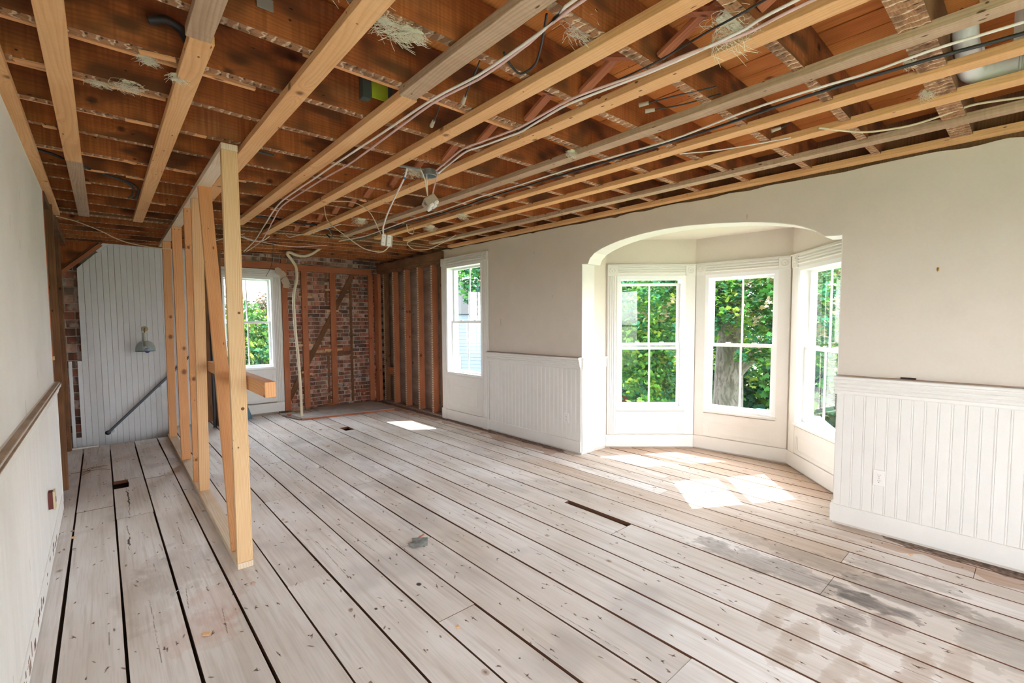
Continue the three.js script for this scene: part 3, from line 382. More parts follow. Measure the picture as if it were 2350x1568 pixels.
// ───────── far brick wall with furring ─────────
{
  const w = structure('wall_far'), FX0 = 1.47, FX1 = 2.245;
  const core = rectShape(-0.6, -2.5, 4.42, 2.96); core.holes.push(rectHole(FX0, 0.70, FX1, 2.36));
  const mortar = mat({ map: speckTex([206, 190, 174], 0.4, 41, 512, 0.8), roughness: 1 });
  add(w, 'mortar', uvMetres(extr(core, 0.22), 'y'), mortar, 0, 0, -9.03);
  const cols = [[172, 112, 92], [156, 100, 82], [186, 126, 104], [142, 100, 86], [108, 82, 74], [198, 158, 138], [164, 88, 64], [184, 142, 122]];
  const bm = cols.map((c, k) => { const t = makeTex(256, 256, (u, v) => { const n = noiseP(u * 8, v * 8, 8, 8, 50 + k) * 0.5 + noiseP(u * 32, v * 32, 32, 32, 70 + k) * 0.3 + noiseP(u * 120, v * 120, 120, 120, 9 + k) * 0.2; let q = c.map(a => a * (0.8 + 0.4 * n)); const m = noiseP(u * 10, v * 14, 10, 14, 120 + k) * 0.7 + noiseP(u * 40, v * 40, 40, 40, 140 + k) * 0.3; q = mix3(q, [208, 192, 176], 0.75 * sstep(0.56, 0.72, m)); return mix3(q, [70, 54, 46], 0.5 * sstep(0.6, 0.8, noiseP(u * 6, v * 9, 6, 9, 160 + k))); }); t.userData = { su: 0.8, sv: 0.8 }; return mat({ map: t, roughness: 1 }); }), r = rng(5), list = [];
  const inCrop = (x, y) => (x > 2.36 && x < 4.25) || (x > 1.4 && y > 2.56);
  for (let c = 0; c < 40; c++) { const y = -0.02 + c * 0.0735; const header = c % 6 === 4, step = header ? 0.11 : 0.215; for (let x = -0.5 + (c % 2 ? step / 2 : 0); x < 4.3; x += step) if (inCrop(x + step / 2, y)) list.push([x + r() * 0.006, y + r() * 0.004, step - 0.012 - r() * 0.006, 0.0615 - r() * 0.004]); }
  for (let c = 0; c < 22; c++) { const y = -0.05 + c * 0.112; for (const [x, L] of c % 2 ? [[-0.43, 0.17], [-0.25, 0.16]] : [[-0.46, 0.10], [-0.35, 0.21]]) list.unshift([x, y, L, 0.098]); }
  const geos = Array.from({ length: 12 }, (_, k) => uvMetres(new RoundedBoxGeometry(0.2, 0.06, 0.05, 1, 0.006), 'x', k * 0.237, k * 0.171));
  const rest = []; list.forEach(([x, y, L, h], k) => {
    const smoky = x > 3.62 && x < 4.05, q = fbm(x * 2.2, y * 2.2), i = smoky ? (r() > 0.5 ? [6, 0, 4][Math.floor(r() * 3)] : [3, 4, 1][Math.floor(r() * 3)]) : q > 0.56 ? [5, 7, 2, 0][Math.floor(r() * 4)] : [0, 1, 2, 3, 5, 7, 1, 4][Math.floor(r() * 8)], z = -8.808 + r() * 0.010 + (smoky ? 0.02 : 0);
    const sx = L / 0.2, sy = h / 0.06; if (k % 4 !== 3 || list.length - k < 0) { const o = add(w, 'brick', geos[(k * 5) % 12], bm[i], x + L / 2, y + h / 2, z - 0.012); o.scale.set(sx, sy, 1); o.rotation.z = (r() - 0.5) * 0.03; } else { const gg = geos[(k * 5) % 12].clone(); gg.scale(sx, sy, 1); gg.translate(x + L / 2, y + h / 2, z - 0.012); rest.push(gg); } });
  if (rest.length) { const o = add(w, 'brickwork', mergeGeometries(rest), bm[0]); o.userData.kind = 'stuff'; }
  const F = (name, x0, y0, x1, y1, m = M.oldStud, z0 = -8.775, z1 = -8.73, ax = 'y') => slab(w, name, [x0, y0, z0], [x1, y1, z1], m, ax, 0.004);
  F('furring_stud', 2.385, 0.02, 2.48, 2.68); F('furring_stud', 2.715, 0.03, 2.815, 2.49); F('furring_stud', 3.22, 0.03, 3.325, 2.49); F('furring_stud', 3.965, 0.02, 4.06, 2.52); F('furring_stud', 4.10, 0.02, 4.165, 2.52, M.oldStud, -8.79, -8.60);
  F('header', 1.0, 2.49, 4.035, 2.60, M.oldStud, -8.79, -8.72, 'x');
  slab(w, 'sill_cleat', [3.05, 0.02, -8.78], [3.24, 0.05, -8.72], M.oldStud, 'x');
  beam(w, 'diagonal_brace', [2.44, 0.16, -8.788], [3.68, 2.50, -8.788], 0.035, 0.085, M.darkStud, 0.003, [1, 0, 0]);
  F('embedded_strip', 3.605, 0.05, 3.65, 2.42, M.darkStud, -8.81, -8.782); F('embedded_strip', 3.150, 1.95, 3.19, 2.50, M.darkStud, -8.81, -8.786); F('embedded_strip', 3.16, 0.06, 3.20, 0.95, M.darkStud, -8.81, -8.786);
  F('embedded_board', 2.95, 1.06, 3.60, 1.11, M.oldStud, -8.81, -8.783, 'x'); F('embedded_board', 2.92, 0.97, 3.60, 1.03, M.darkStud, -8.81, -8.786, 'x');
  for (const [x0, x1, y] of [[2.66, 2.72, 2.02], [2.81, 2.90, 2.015], [3.14, 3.22, 2.16], [3.325, 3.41, 2.16], [3.15, 3.22, 1.77], [3.325, 3.38, 1.77], [2.64, 2.72, 1.15], [2.81, 2.89, 1.15], [3.10, 3.22, 1.045], [3.325, 3.43, 1.045], [2.68, 2.72, 0.66], [2.81, 2.87, 0.62]]) slab(w, 'wood_shim', [x0, y, -8.79], [x1, y + 0.034, -8.745], M.firPale, 'x');
  
  // window
  const g = windowUnit(5, [0, ZF], [1, ZF], { s0: FX0, s1: FX1, y0: 0.79, y1: 2.35, head: 2.478, mr: 1.58, cl: 0.127, cr: 0.127, yb: 0.19, z: -0.085 });
  apron(g, FX0, FX1, 0.775, 0.08, 0.70, 0.24); add(g, 'plinth', rboxG(FX1 - FX0 + 0.25, 0.16, 0.03, 0.003, 'x'), M.white, (FX0 + FX1) / 2, 0.11, 0.014);
  add(g, 'reveal', ringG(FX0, 0.70, FX1, 2.36, 0.006, 0.006, 0.006, 0.006, 0.24), M.white, 0, 0, -0.26);
  // torn plaster and paper over the casing corner
  for (const [x, y, s, a] of [[2.38, 2.40, 0.10, 0.3], [2.43, 2.30, 0.09, -0.5], [2.33, 2.46, 0.07, 0.9], [2.46, 2.21, 0.06, -0.9]]) { const sh = new THREE.Shape(Array.from({ length: 7 }, (_, k) => { const t = k / 7 * Math.PI * 2, q = s * (0.6 + 0.6 * r()); return new THREE.Vector2(Math.cos(t) * q, Math.sin(t) * q); })); const o = add(g, 'torn_plaster', uvMetres(extr(sh, 0.006), 'y'), mat({ color: 0xc9b7a2, roughness: 0.9 }), x, y, 0.035 + r() * 0.03); o.rotation.set((r() - 0.5) * 0.6, (r() - 0.5) * 0.8, a); }
}

// ───────── stair wall: white beaded boards ─────────
{
  const w = structure('wall_stair'), Z = -8.70;
  const topAt = x => x < 0.19 ? 2.32 + (x + 0.21) * 1.09 : 2.755;
  const B = (x0, x1, y0, y1, tilt) => { const s = new THREE.Shape([[x0 + 0.0034, y0], [x1 - 0.0034, y0], [x1 - 0.0034, y1 + (tilt ? tilt(x1) - tilt(x0) : 0)], [x0 + 0.0034, y1]].map(p => new THREE.Vector2(...p))); add(w, 'bead_board', uvMetres(extr(s, 0.014, 0.0025), 'y'), M.stairBoard, 0, 0, Z); };
  let k = 0; for (let x = -0.21; x < 1.16; x += 0.0655, k++) { const t = topAt(x), split = [1.06, 1.92, 2.0, 1.1][k % 4]; if (k % 3 === 1) { B(x, x + 0.0655, -0.6, split); B(x, x + 0.0655, split + 0.003, t, topAt); } else B(x, x + 0.0655, -0.6, t, topAt); }
  B(-0.257, -0.21, -0.6, 1.055); B(-0.348, -0.310, -0.6, 1.055); B(-0.31, -0.257, -0.6, 0.0);
  // cap boards following the slope and the level top
  beam(w, 'cap_board', [-0.02, 2.585, Z + 0.03], [0.185, 2.81, Z + 0.03], 0.02, 0.10, M.stairBoard, 0.003); slab(w, 'cap_board', [0.185, 2.72, Z + 0.018], [1.16, 2.83, Z + 0.036], M.stairBoard, 'x', 0.003);
  slab(w, 'backing', [-0.36, 0.0, Z - 0.06], [-0.1, 0.001, Z - 0.05], M.dark);
  // dark sloping boards left of the slope
  const tri = new THREE.Shape([[-0.40, 2.20], [0.17, 2.78], [0.17, 2.95], [-0.40, 2.95]].map(p => new THREE.Vector2(...p))); add(w, 'slope_boarding', uvMetres(extr(tri, 0.02), 'x'), M.joistB, 0, 0, -8.62);
  beam(w, 'slope_trim', [-0.40, 2.20, -8.585], [0.05, 2.655, -8.585], 0.03, 0.045, M.oldStud, 0.003); beam(w, 'slope_trim', [-0.40, 2.255, -8.60], [0.06, 2.72, -8.60], 0.03, 0.02, M.darkStud, 0.003);
  slab(w, 'corner_post', [1.275, 0, -8.30], [1.40, 2.68, -8.20], M.darkStud, 'y', 0.005);
  slab(w, 'post_foot', [1.30, 0, -8.20], [1.42, 0.14, -8.05], M.sheath, 'y', 0.01);
  slab(w, 'return_wall', [1.16, -0.3, -8.72], [1.34, 2.9, -8.70], M.darkStud);
}

// ───────── hall-side wall ─────────
const ZL = -5.42;
{
  const w = frameAt(structure('wall_left'), [XL, ZB], [XL, ZL]), L = ZB - ZL, S = z => ZB - z;
  const s = new THREE.Shape([[0, 0.9], [L, 0.9], [L, 2.0], [L + 0.02, 2.3], [L, 2.67], [0, 2.67]].map(p => new THREE.Vector2(...p))); s.holes.push(rectHole(S(1.6), 0.95, S(0.3), 2.3));
  add(w, 'plaster', uvMetres(extr(s, 0.02), 'y'), M.leftPlaster, 0, 0, -0.02);
  const core = rectShape(0, -0.05, L, 2.96); core.holes.push(rectHole(S(1.6), 0.95, S(0.3), 2.3)); add(w, 'wall_core', uvMetres(extr(core, 0.2), 'y'), M.darkStud, 0, 0, -0.222);
  for (let z = 0.2, k = 0; z > ZL + 0.02; z -= 0.046, k++) { const wd = Math.min(0.046, z - ZL); slab(w, 'bead_board', [S(z) + 0.0002, 0.13, 0], [S(z) + wd - 0.0002, 1.0, 0.011], M.leftPlaster, 'y', 0.0018); }
  slab(w, 'wainscot_panel', [0, 0.0, 0], [S(0.2), 1.0, 0.01], M.leftPlaster, 'y'); slab(w, 'end_stile', [L - 0.03, 0.06, 0], [L + 0.006, 1.0, 0.016], M.leftPlaster, 'y', 0.003);
  const rail = [[0, 0.96], [0.010, 0.96], [0.014, 0.975], [0.022, 0.985], [0.026, 1.000], [0.030, 1.020], [0.040, 1.035], [0.044, 1.050], [0.044, 1.062], [0.036, 1.070], [0.026, 1.076], [0, 1.08]];
  add(w, 'chair_rail', mouldG(rail, L + 0.01), M.leftPlaster); add(w, 'rail_ledge', boxG(L, 0.006, 0.024, 'x'), M.dirtyTop, L / 2, 1.0775, 0.022); add(w, 'rail_ledge', boxG(L, 0.004, 0.014, 'x'), M.dirtyTop, L / 2, 1.067, 0.038);
  const bl = frameAt(structure('baseboard_left'), [XL, ZB], [XL, ZL]); slab(bl, 'baseboard', [0, 0.004, 0], [L - 0.03, 0.135, 0.016], M.leftPlaster, 'x', 0.003);
  const chip = mat({ color: 0x7a4038, roughness: 0.9 }), rr = rng(8); for (let k = 0; k < 34; k++) { const z = -1.9 - rr() * 2.6, h = 0.004 + rr() * 0.010, l = 0.01 + rr() * 0.06; slab(bl, 'paint_chip', [S(z), 0.02 + rr() * 0.10, 0.0155], [S(z) + l, 0.02 + rr() * 0.02 + h + 0.06 * rr(), 0.0168], rr() > 0.4 ? chip : M.sheath, 'x'); }
  // end of the finished wall: lath edge, then the open studs
  const st = structure('wall_left_stripped');
  slab(st, 'lath_edge', [XL - 0.03, 1.0, ZL - 0.012], [XL + 0.004, 2.67, ZL], M.oldStud, 'y'); slab(st, 'stud', [-0.42, 0, -5.51], [-0.325, 2.72, -5.46], M.darkStud, 'y', 0.004); slab(st, 'stud', [-0.40, 0, -5.78], [-0.318, 2.2, -5.73], M.darkStud, 'y', 0.004); slab(st, 'stud', [-0.40, 0.0, -6.05], [-0.285, 2.72, -5.99], M.darkStud, 'y', 0.004);
  slab(st, 'stud', [-0.42, 0, -6.55], [-0.335, 2.72, -6.48], M.darkStud, 'y', 0.004); slab(st, 'stud', [-0.42, 0, -7.0], [-0.34, 2.72, -6.93], M.darkStud, 'y', 0.004); slab(st, 'corner_post', [-0.44, 0, -7.96], [-0.328, 2.72, -7.82], M.darkStud, 'y', 0.005);
  slab(st, 'top_plate', [-0.46, 2.60, -8.6], [-0.30, 2.69, -5.45], M.darkStud, 'z', 0.004); slab(st, 'short_block', [-0.42, 1.26, -5.5], [-0.30, 1.29, -5.40], M.firPale, 'z');
  for (let k = 0; k < 12; k++) slab(st, 'backing_board', [-0.50, -0.3 + k * 0.275, -8.9], [-0.46, -0.3 + (k + 1) * 0.275 - 0.004, ZL], M.darkStud, 'z');
  slab(st, 'outer_skin', [-0.62, -2.5, -8.95], [-0.50, 2.96, ZL], M.dark); slab(st, 'threshold', [-0.33, 0.0, -7.955], [-0.08, 0.012, -7.90], M.white, 'x');
  windowUnit(8, [XL, ZB], [XL, ZL], { s0: S(1.6), s1: S(0.3), y0: 0.98, y1: 2.3, head: 2.42, mr: 1.62, cl: 0.12, cr: 0.12, yb: 0.98, z: -0.07 });  // unseen side window added for fill daylight from behind the camera
}

// ───────── wall behind the camera, with its window ─────────
{
  const w = frameAt(structure('wall_back'), [XR, ZB], [XL, ZB]), L = XR - XL, wins = [[2.4, 4.25]];
  const s = rectShape(-0.25, -0.3, L + 0.25, 2.96); for (const [a, b] of wins) s.holes.push(rectHole(a, 0.32, b, 2.44));
  add(w, 'plaster', uvMetres(extr(s, 0.2), 'y'), M.plaster, 0, 0, -0.2);
  wins.forEach(([a, b], k) => windowUnit(6 + k, [XR, ZB], [XL, ZB], { s0: a, s1: b, y0: 0.34, y1: 2.44, head: 2.56, mr: 1.45, cl: 0.12, cr: 0.12, yb: 0.14 }));
}
// ───────── new stud partition ─────────
{
  const t = thing('stud_partition', 'open partition frame of new orange lumber standing free in the room', 'wall frame'); t.position.set(0.63, 0, -3.3);
  const X = z => 0.630 + (-3.3 - z) * 0.0104 - 0.63, Zl = z => z + 3.3; // its line drifts a little off square
  const stud = (name, zb, zt, m, w = 0.089, d = 0.038, dx = 0) => beam(t, name, [X(zb) + dx, 0.038, Zl(zb)], [X(zt) + dx, 2.603, Zl(zt)], w, d, m, 0.004, [0, 0, -1]);
  beam(t, 'bottom_plate', [X(-3.285), 0.019, Zl(-3.285)], [X(-7.93), 0.019, Zl(-7.93)], 0.089, 0.038, M.plate, 0.003); beam(t, 'top_plate', [X(-3.285), 2.622, Zl(-3.285)], [X(-7.93), 2.622, Zl(-7.93)], 0.089, 0.038, M.plate, 0.003);
  stud('post', -3.308, -3.308, M.pine); stud('stud', -3.50, -4.28, M.fir, 0.085).userData.label = 'cracked stud leaning along the frame'; stud('stud', -5.00, -4.72, M.firPale, 0.080, 0.038, 0.004); stud('stud', -5.32, -5.16, M.fir, 0.085); stud('stud', -6.30, -6.22, M.fir, 0.089); stud('stud', -7.70, -7.38, M.fir, 0.088);
  const br = beam(t, 'rail_stub', [X(-2.87) + 0.083, 1.178, Zl(-2.87)], [X(-4.9) + 0.085, 1.178, Zl(-4.9)], 0.060, 0.089, M.fir, 0.004); br.userData.label = 'short horizontal rail nailed behind the post';
  const knot = mat({ color: 0x7a4c2a, roughness: 0.8 }); for (const [y, q] of [[1.02, 0.010], [1.62, 0.008]]) { const k = add(t, 'knot', new THREE.CylinderGeometry(q, q, 0.002, 14), knot, 0.018, y, 0.0115); k.rotation.x = Math.PI / 2; }
  const nh = mat({ color: 0x4a4038, roughness: 0.6 }); for (const [z, n] of [[-4.28, 0], [-5.16, 1], [-6.22, 2]]) for (const dx of [-0.018, 0.02]) { const k = add(t, 'nail_head', new THREE.CylinderGeometry(0.004, 0.004, 0.003, 8), nh, X(z) + dx, 2.575, Zl(z) + 0.021); k.rotation.x = Math.PI / 2; }
}

// ───────── wiring under the joists ─────────
function cable(name, pts, r, m, label, category = 'cable', grp) { return top(name, tubeG(pts, r), m, label, category, grp); }
cable('electrical_cable', [[1.22, 2.635, 0.6], [1.24, 2.632, -1.08], [1.265, 2.63, -1.17], [1.275, 2.628, -1.34], [1.285, 2.632, -1.66], [1.255, 2.636, -1.98], [1.25, 2.634, -2.48], [1.24, 2.632, -3.15], [1.24, 2.63, -3.52], [1.235, 2.62, -4.47], [1.35, 2.61, -5.43], [1.50, 2.60, -6.57], [1.60, 2.60, -7.66]], 0.006, M.cableWhite, 'white cable stapled beside a ceiling batten, hanging down near far end');
cable('electrical_cable', [[1.26, 2.64, 0.6], [1.27, 2.638, -1.07], [1.29, 2.632, -1.34], [1.305, 2.63, -1.66], [1.275, 2.634, -2.00], [1.29, 2.634, -2.48], [1.31, 2.63, -3.14], [1.29, 2.628, -3.59], [1.28, 2.62, -4.57], [1.37, 2.612, -5.22], [1.57, 2.602, -6.52], [1.63, 2.60, -7.63]], 0.006, M.cablePink, 'pinkish cable running alongside the white one beside the batten');
cable('electrical_cable', [[1.86, 2.655, 0.5], [1.86, 2.64, -0.55], [1.88, 2.64, -0.78], [1.84, 2.64, -0.98], [1.83, 2.64, -1.16], [1.78, 2.64, -1.45], [1.77, 2.64, -1.60], [1.80, 2.64, -1.97], [1.76, 2.64, -2.31], [1.76, 2.645, -2.47], [1.88, 2.66, -2.95]], 0.006, M.cablePink, 'pink and white cable sagging from joist to round metal ceiling box');
cable('electrical_cable', [[1.82, 2.655, 0.5], [1.82, 2.64, -0.59], [1.85, 2.64, -0.78], [1.85, 2.638, -1.00], [1.84, 2.638, -1.19], [1.80, 2.634, -1.47], [1.79, 2.634, -1.63], [1.83, 2.636, -1.92], [1.84, 2.636, -2.01], [1.81, 2.64, -2.33], [1.80, 2.645, -2.48], [1.92, 2.66, -2.98]], 0.006, M.cableWhite, 'white cable beside the pink one leading to round metal box');
cable('electrical_cable', [[1.70, 2.70, 0.2], [1.77, 2.66, -0.68], [1.78, 2.655, -0.85], [1.79, 2.65, -0.97], [1.81, 2.648, -1.13], [1.80, 2.645, -1.46], [1.80, 2.642, -1.64], [1.84, 2.645, -2.10], [1.81, 2.652, -2.38], [1.80, 2.66, -2.55]], 0.0045, M.cableBlack, 'thin black wire twisted round the pink cable');
cable('electrical_cable', [[2.60, 2.64, 0.5], [2.58, 2.64, -0.08], [2.56, 2.64, -0.32], [2.58, 2.64, -0.54], [2.56, 2.64, -0.76], [2.555, 2.64, -1.03], [2.62, 2.644, -1.48], [2.60, 2.646, -1.86], [2.57, 2.65, -2.34], [2.56, 2.652, -2.82], [2.545, 2.655, -3.27], [2.56, 2.655, -3.93], [2.54, 2.66, -4.59], [2.57, 2.66, -5.68], [2.5, 2.68, -6.4]], 0.006, M.cableWhite, 'long white cable following the greyish batten past the hanging boxes');
cable('electrical_cable', [[2.70, 2.64, 0.5], [2.68, 2.64, -0.08], [2.64, 2.64, -0.35], [2.595, 2.632, -0.77], [2.64, 2.64, -1.22], [2.65, 2.644, -1.50], [2.63, 2.648, -2.36], [2.61, 2.652, -3.18], [2.63, 2.655, -3.87], [2.60, 2.66, -4.92], [2.62, 2.66, -5.93], [2.6, 2.69, -6.4]], 0.008, M.cableBlack, 'thick black cable following the long white one');
cable('electrical_cable', [[2.66, 2.65, -2.0], [2.60, 2.664, -2.32], [2.585, 2.665, -2.80], [2.575, 2.668, -3.26], [2.585, 2.668, -3.87], [2.565, 2.67, -4.52], [2.60, 2.675, -5.20], [2.66, 2.69, -6.2]], 0.006, M.cableBlack, 'second black cable bunched above the long white one');
cable('electrical_cable', [[-0.40, 2.70, -4.36], [-0.24, 2.70, -4.40], [-0.13, 2.695, -4.50], [-0.03, 2.69, -4.62], [0.10, 2.69, -4.76], [0.23, 2.69, -4.88], [0.285, 2.68, -5.02], [0.28, 2.66, -5.28], [0.27, 2.69, -5.45]], 0.009, M.cableBlack, 'black cable looping over two wide battens next to white plaster wall');
cable('electrical_cable', [[-0.40, 2.715, -4.40], [-0.22, 2.71, -4.44], [-0.1, 2.70, -4.56], [0.06, 2.70, -4.76], [0.2, 2.70, -4.92], [0.255, 2.685, -5.06], [0.25, 2.66, -5.25], [0.235, 2.68, -5.40]], 0.007, M.cableBlack, 'thinner black cable looping with the other over wide battens');
cable('electrical_cable', [[0.30, 2.72, -5.52], [0.44, 2.72, -5.56], [0.68, 2.715, -5.63], [1.26, 2.71, -5.60], [1.62, 2.715, -5.67], [1.78, 2.715, -5.73], [2.03, 2.72, -5.70], [2.15, 2.715, -5.81], [2.25, 2.68, -5.98], [2.28, 2.66, -6.12], [2.27, 2.72, -6.22]], 0.011, M.cableBlack, 'black cable bundle crossing the joists near the carrying beam');
cable('electrical_cable', [[3.72, 2.70, 0.1], [3.66, 2.715, -0.12], [3.56, 2.705, -0.28], [3.57, 2.69, -0.42], [3.55, 2.675, -0.55], [3.45, 2.67, -0.73], [3.2, 2.68, -0.9]], 0.006, M.cableCream, 'pale cable arching over the battens next to beige wall');
cable('electrical_cable', [[2.96, 2.675, -1.64], [3.08, 2.672, -1.44], [3.16, 2.672, -1.23], [3.22, 2.675, -1.05]], 0.004, M.cableWhite, 'short thin wire under joists between two battens');
cable('electrical_cable', [[-0.285, 2.63, -6.49], [-0.14, 2.60, -6.50], [0.04, 2.53, -6.50], [0.14, 2.475, -6.50], [0.21, 2.445, -6.50], [0.28, 2.425, -6.50], [0.45, 2.405, -6.52], [0.60, 2.40, -6.52], [0.79, 2.43, -6.55], [1.14, 2.58, -6.6], [1.4, 2.68, -6.62]], 0.005, M.cableCream, 'thin cream wire sagging across the hall to the white boarded wall');
cable('electrical_cable', [[1.42, 2.69, -6.85], [1.48, 2.67, -6.88], [1.66, 2.645, -6.90], [1.87, 2.625, -6.90], [2.09, 2.625, -6.90], [2.33, 2.66, -6.90], [2.52, 2.69, -6.90]], 0.006, M.cablePink, 'pink wire swagged below the joists by the brick wall');
cable('electrical_cable', [[1.30, 2.70, -6.70], [1.36, 2.66, -6.72], [1.45, 2.64, -6.75], [1.55, 2.62, -6.75], [1.64, 2.64, -6.72], [1.70, 2.69, -6.68]], 0.006, M.cableWhite, 'short white loop of wire under the carrying beam');
cable('electrical_cable', [[2.10, 2.68, -5.30], [1.99, 2.66, -5.75], [1.90, 2.65, -6.05], [1.84, 2.645, -6.30], [1.84, 2.69, -6.45]], 0.005, M.cableWhite, 'white wire ending at carrying beam beside a batten end');
cable('electrical_cable', [[1.82, 2.70, -6.66], [1.75, 2.66, -6.7], [1.742, 2.58, -6.7], [1.735, 2.45, -6.7], [1.71, 2.304, -6.7], [1.644, 2.169, -6.7]], 0.0028, M.cableBlack, 'thin dark wire dangling before the far window head');
cable('electrical_cable', [[2.86, 2.69, -5.0], [2.80, 2.62, -4.9], [2.74, 2.58, -4.82], [2.66, 2.585, -4.78], [2.60, 2.65, -4.7]], 0.005, M.cableCream, 'cream wire drooping in a loop below the wall-side battens');
cable('electrical_cable', [[3.28, 2.70, -5.75], [3.18, 2.64, -5.75], [3.26, 2.56, -5.7], [3.40, 2.56, -5.55], [3.48, 2.63, -5.3], [3.50, 2.69, -5.05]], 0.006, M.cableCream, 'cream wire drooping beside the casing of the narrow window');
cable('electrical_cable', [[1.285, 2.69, -1.25], [1.36, 2.66, -1.35], [1.41, 2.63, -1.44], [1.40, 2.62, -1.52], [1.34, 2.64, -1.52], [1.29, 2.66, -1.50]], 0.005, M.cableBlack, 'loose black loop of wire below two joists');
[[[1.32, 2.72, -1.70], [1.34, 2.68, -1.78], [1.375, 2.66, -1.88], [1.39, 2.65, -1.92]], [[1.40, 2.71, -2.15], [1.42, 2.68, -2.22], [1.44, 2.665, -2.29]], [[2.33, 2.71, -1.10], [2.25, 2.70, -1.25], [2.19, 2.695, -1.42]], [[2.42, 2.71, -1.12], [2.36, 2.70, -1.30], [2.28, 2.695, -1.44]], [[2.62, 2.72, -0.5], [2.55, 2.71, -0.58], [2.47, 2.70, -0.67]], [[3.1, 2.72, -1.02], [3.08, 2.70, -1.05], [3.06, 2.69, -1.08]]].forEach((p, k) => {
  const t = thing('capped_wire', ['capped black wire stub dangling just above the white and pink cable pair', 'shortest capped wire stub, beside the joint of the grey batten', 'upper of two parallel capped wire stubs beside greyish batten', 'lower of two parallel capped wire stubs beside greyish batten', 'capped wire stub above black cable next to the thick rough timber', 'tiny capped wire stub between two yellow battens near beige wall'][k], 'wire'); add(t, 'wire', tubeG(p, 0.004), M.cableBlack); const a = new THREE.Vector3(...p[p.length - 2]), b = new THREE.Vector3(...p[p.length - 1]); const c = add(t, 'cap', new THREE.CylinderGeometry(0.011, 0.009, 0.05, 10), M.boxTan); c.position.copy(b); c.quaternion.setFromUnitVectors(new THREE.Vector3(0, 1, 0), b.sub(a).normalize());
});
{ // round ceiling box on its bar, with two device boxes hanging from it
  const t = thing('ceiling_box', 'round galvanized ceiling box on a bar between joists', 'electrical box'); t.position.set(1.88, 2.665, -3.05);
  add(t, 'box', new THREE.CylinderGeometry(0.055, 0.055, 0.042, 24, 1, true), new THREE.MeshStandardMaterial({ color: 0xaab4bb, roughness: 0.35, metalness: 0.9, side: THREE.DoubleSide }), 0, 0, 0); add(t, 'box_back', new THREE.CylinderGeometry(0.055, 0.055, 0.003, 24), M.steel, 0, 0.021, 0); add(t, 'rim', new THREE.TorusGeometry(0.055, 0.003, 6, 24), M.steel, 0, -0.021, 0).rotation.x = Math.PI / 2;
  beam(t, 'hanger_bar', [-0.30, 0.012, -0.04], [0.08, 0.012, 0.03], 0.024, 0.012, M.steel, 0.002);
  const blue = mat({ color: 0x2f6fae, roughness: 0.6 });
  function device(pos, rot, label, wires) {
    const d = thing('device_box', label, 'electrical box'); d.position.set(...pos); d.rotation.set(...rot);
    add(d, 'box', rboxG(0.095, 0.095, 0.062, 0.006, 'y'), M.boxTan); const kn = add(d, 'knockout', new THREE.TorusGeometry(0.010, 0.0018, 6, 18), M.slot, 0, 0.01, -0.031); kn.rotation.x = 0; const kn2 = add(d, 'knockout', new THREE.TorusGeometry(0.010, 0.0018, 6, 18), M.slot, -0.048, 0.015, 0); kn2.rotation.y = Math.PI / 2;
    for (const x of [-0.023, 0.023]) { const o = add(d, 'receptacle', rboxG(0.034, 0.098, 0.020, 0.006, 'y'), M.plateWhite, x, 0, 0.036); for (const y of [-0.025, 0.025]) { add(o, 'outlet_face', new THREE.CylinderGeometry(0.014, 0.014, 0.005, 16), M.plateWhite, 0, y, 0.010).rotation.x = Math.PI / 2; add(o, 'slot', boxG(0.002, 0.008, 0.003), M.slot, -0.005, y, 0.013); add(o, 'slot', boxG(0.002, 0.008, 0.003), M.slot, 0.005, y, 0.013); } }
    return d;
  }
  device([1.885, 2.455, -3.05], [1.15, 0.5, 0.35], 'tan device box with two receptacles hanging close below round ceiling box'); device([1.905, 2.272, -3.80], [0.10, -0.55, -0.06], 'tan device box with two receptacles on the longest hanging cable');
  const W = (pts, r, m, label) => cable('hanging_wire', pts, r, m, label, 'wire');
  W([[1.80, 2.685, -3.04], [1.835, 2.62, -3.04], [1.855, 2.55, -3.05], [1.865, 2.505, -3.05]], 0.0045, M.cableCream, 'cream wire bowing out from ceiling box to device box below'); W([[1.865, 2.675, -3.06], [1.868, 2.60, -3.06], [1.872, 2.50, -3.06]], 0.0045, M.cableWhite, 'straight white wire between ceiling box and device box'); W([[1.935, 2.66, -3.02], [1.91, 2.58, -3.02], [1.895, 2.50, -3.03]], 0.005, M.cablePink, 'pink wire entering the corner of tan device box');
  W([[1.72, 2.685, -3.08], [1.725, 2.62, -3.14], [1.74, 2.52, -3.32], [1.79, 2.44, -3.55], [1.845, 2.37, -3.74], [1.87, 2.325, -3.79]], 0.007, M.cableWhite, 'long white cable carrying the lower device box'); top('tape_wrap', new THREE.CylinderGeometry(0.0085, 0.0085, 0.03, 10), blue, 'blue tape wrapped round the long hanging cable', 'tape').position.set(1.7235, 2.625, -3.135);
  W([[1.55, 2.70, -4.55], [1.60, 2.66, -4.3], [1.72, 2.62, -4.05], [1.80, 2.52, -3.9], [1.86, 2.33, -3.82]], 0.004, M.cableCream, 'thin cream wire joining the lower device box from the brick side'); W([[1.93, 2.24, -3.77], [1.86, 2.17, -3.80], [1.74, 2.20, -3.9], [1.66, 2.33, -4.1], [1.62, 2.5, -4.4], [1.66, 2.69, -4.6]], 0.0045, M.cableCream, 'cream wire looping below the lower device box');
}
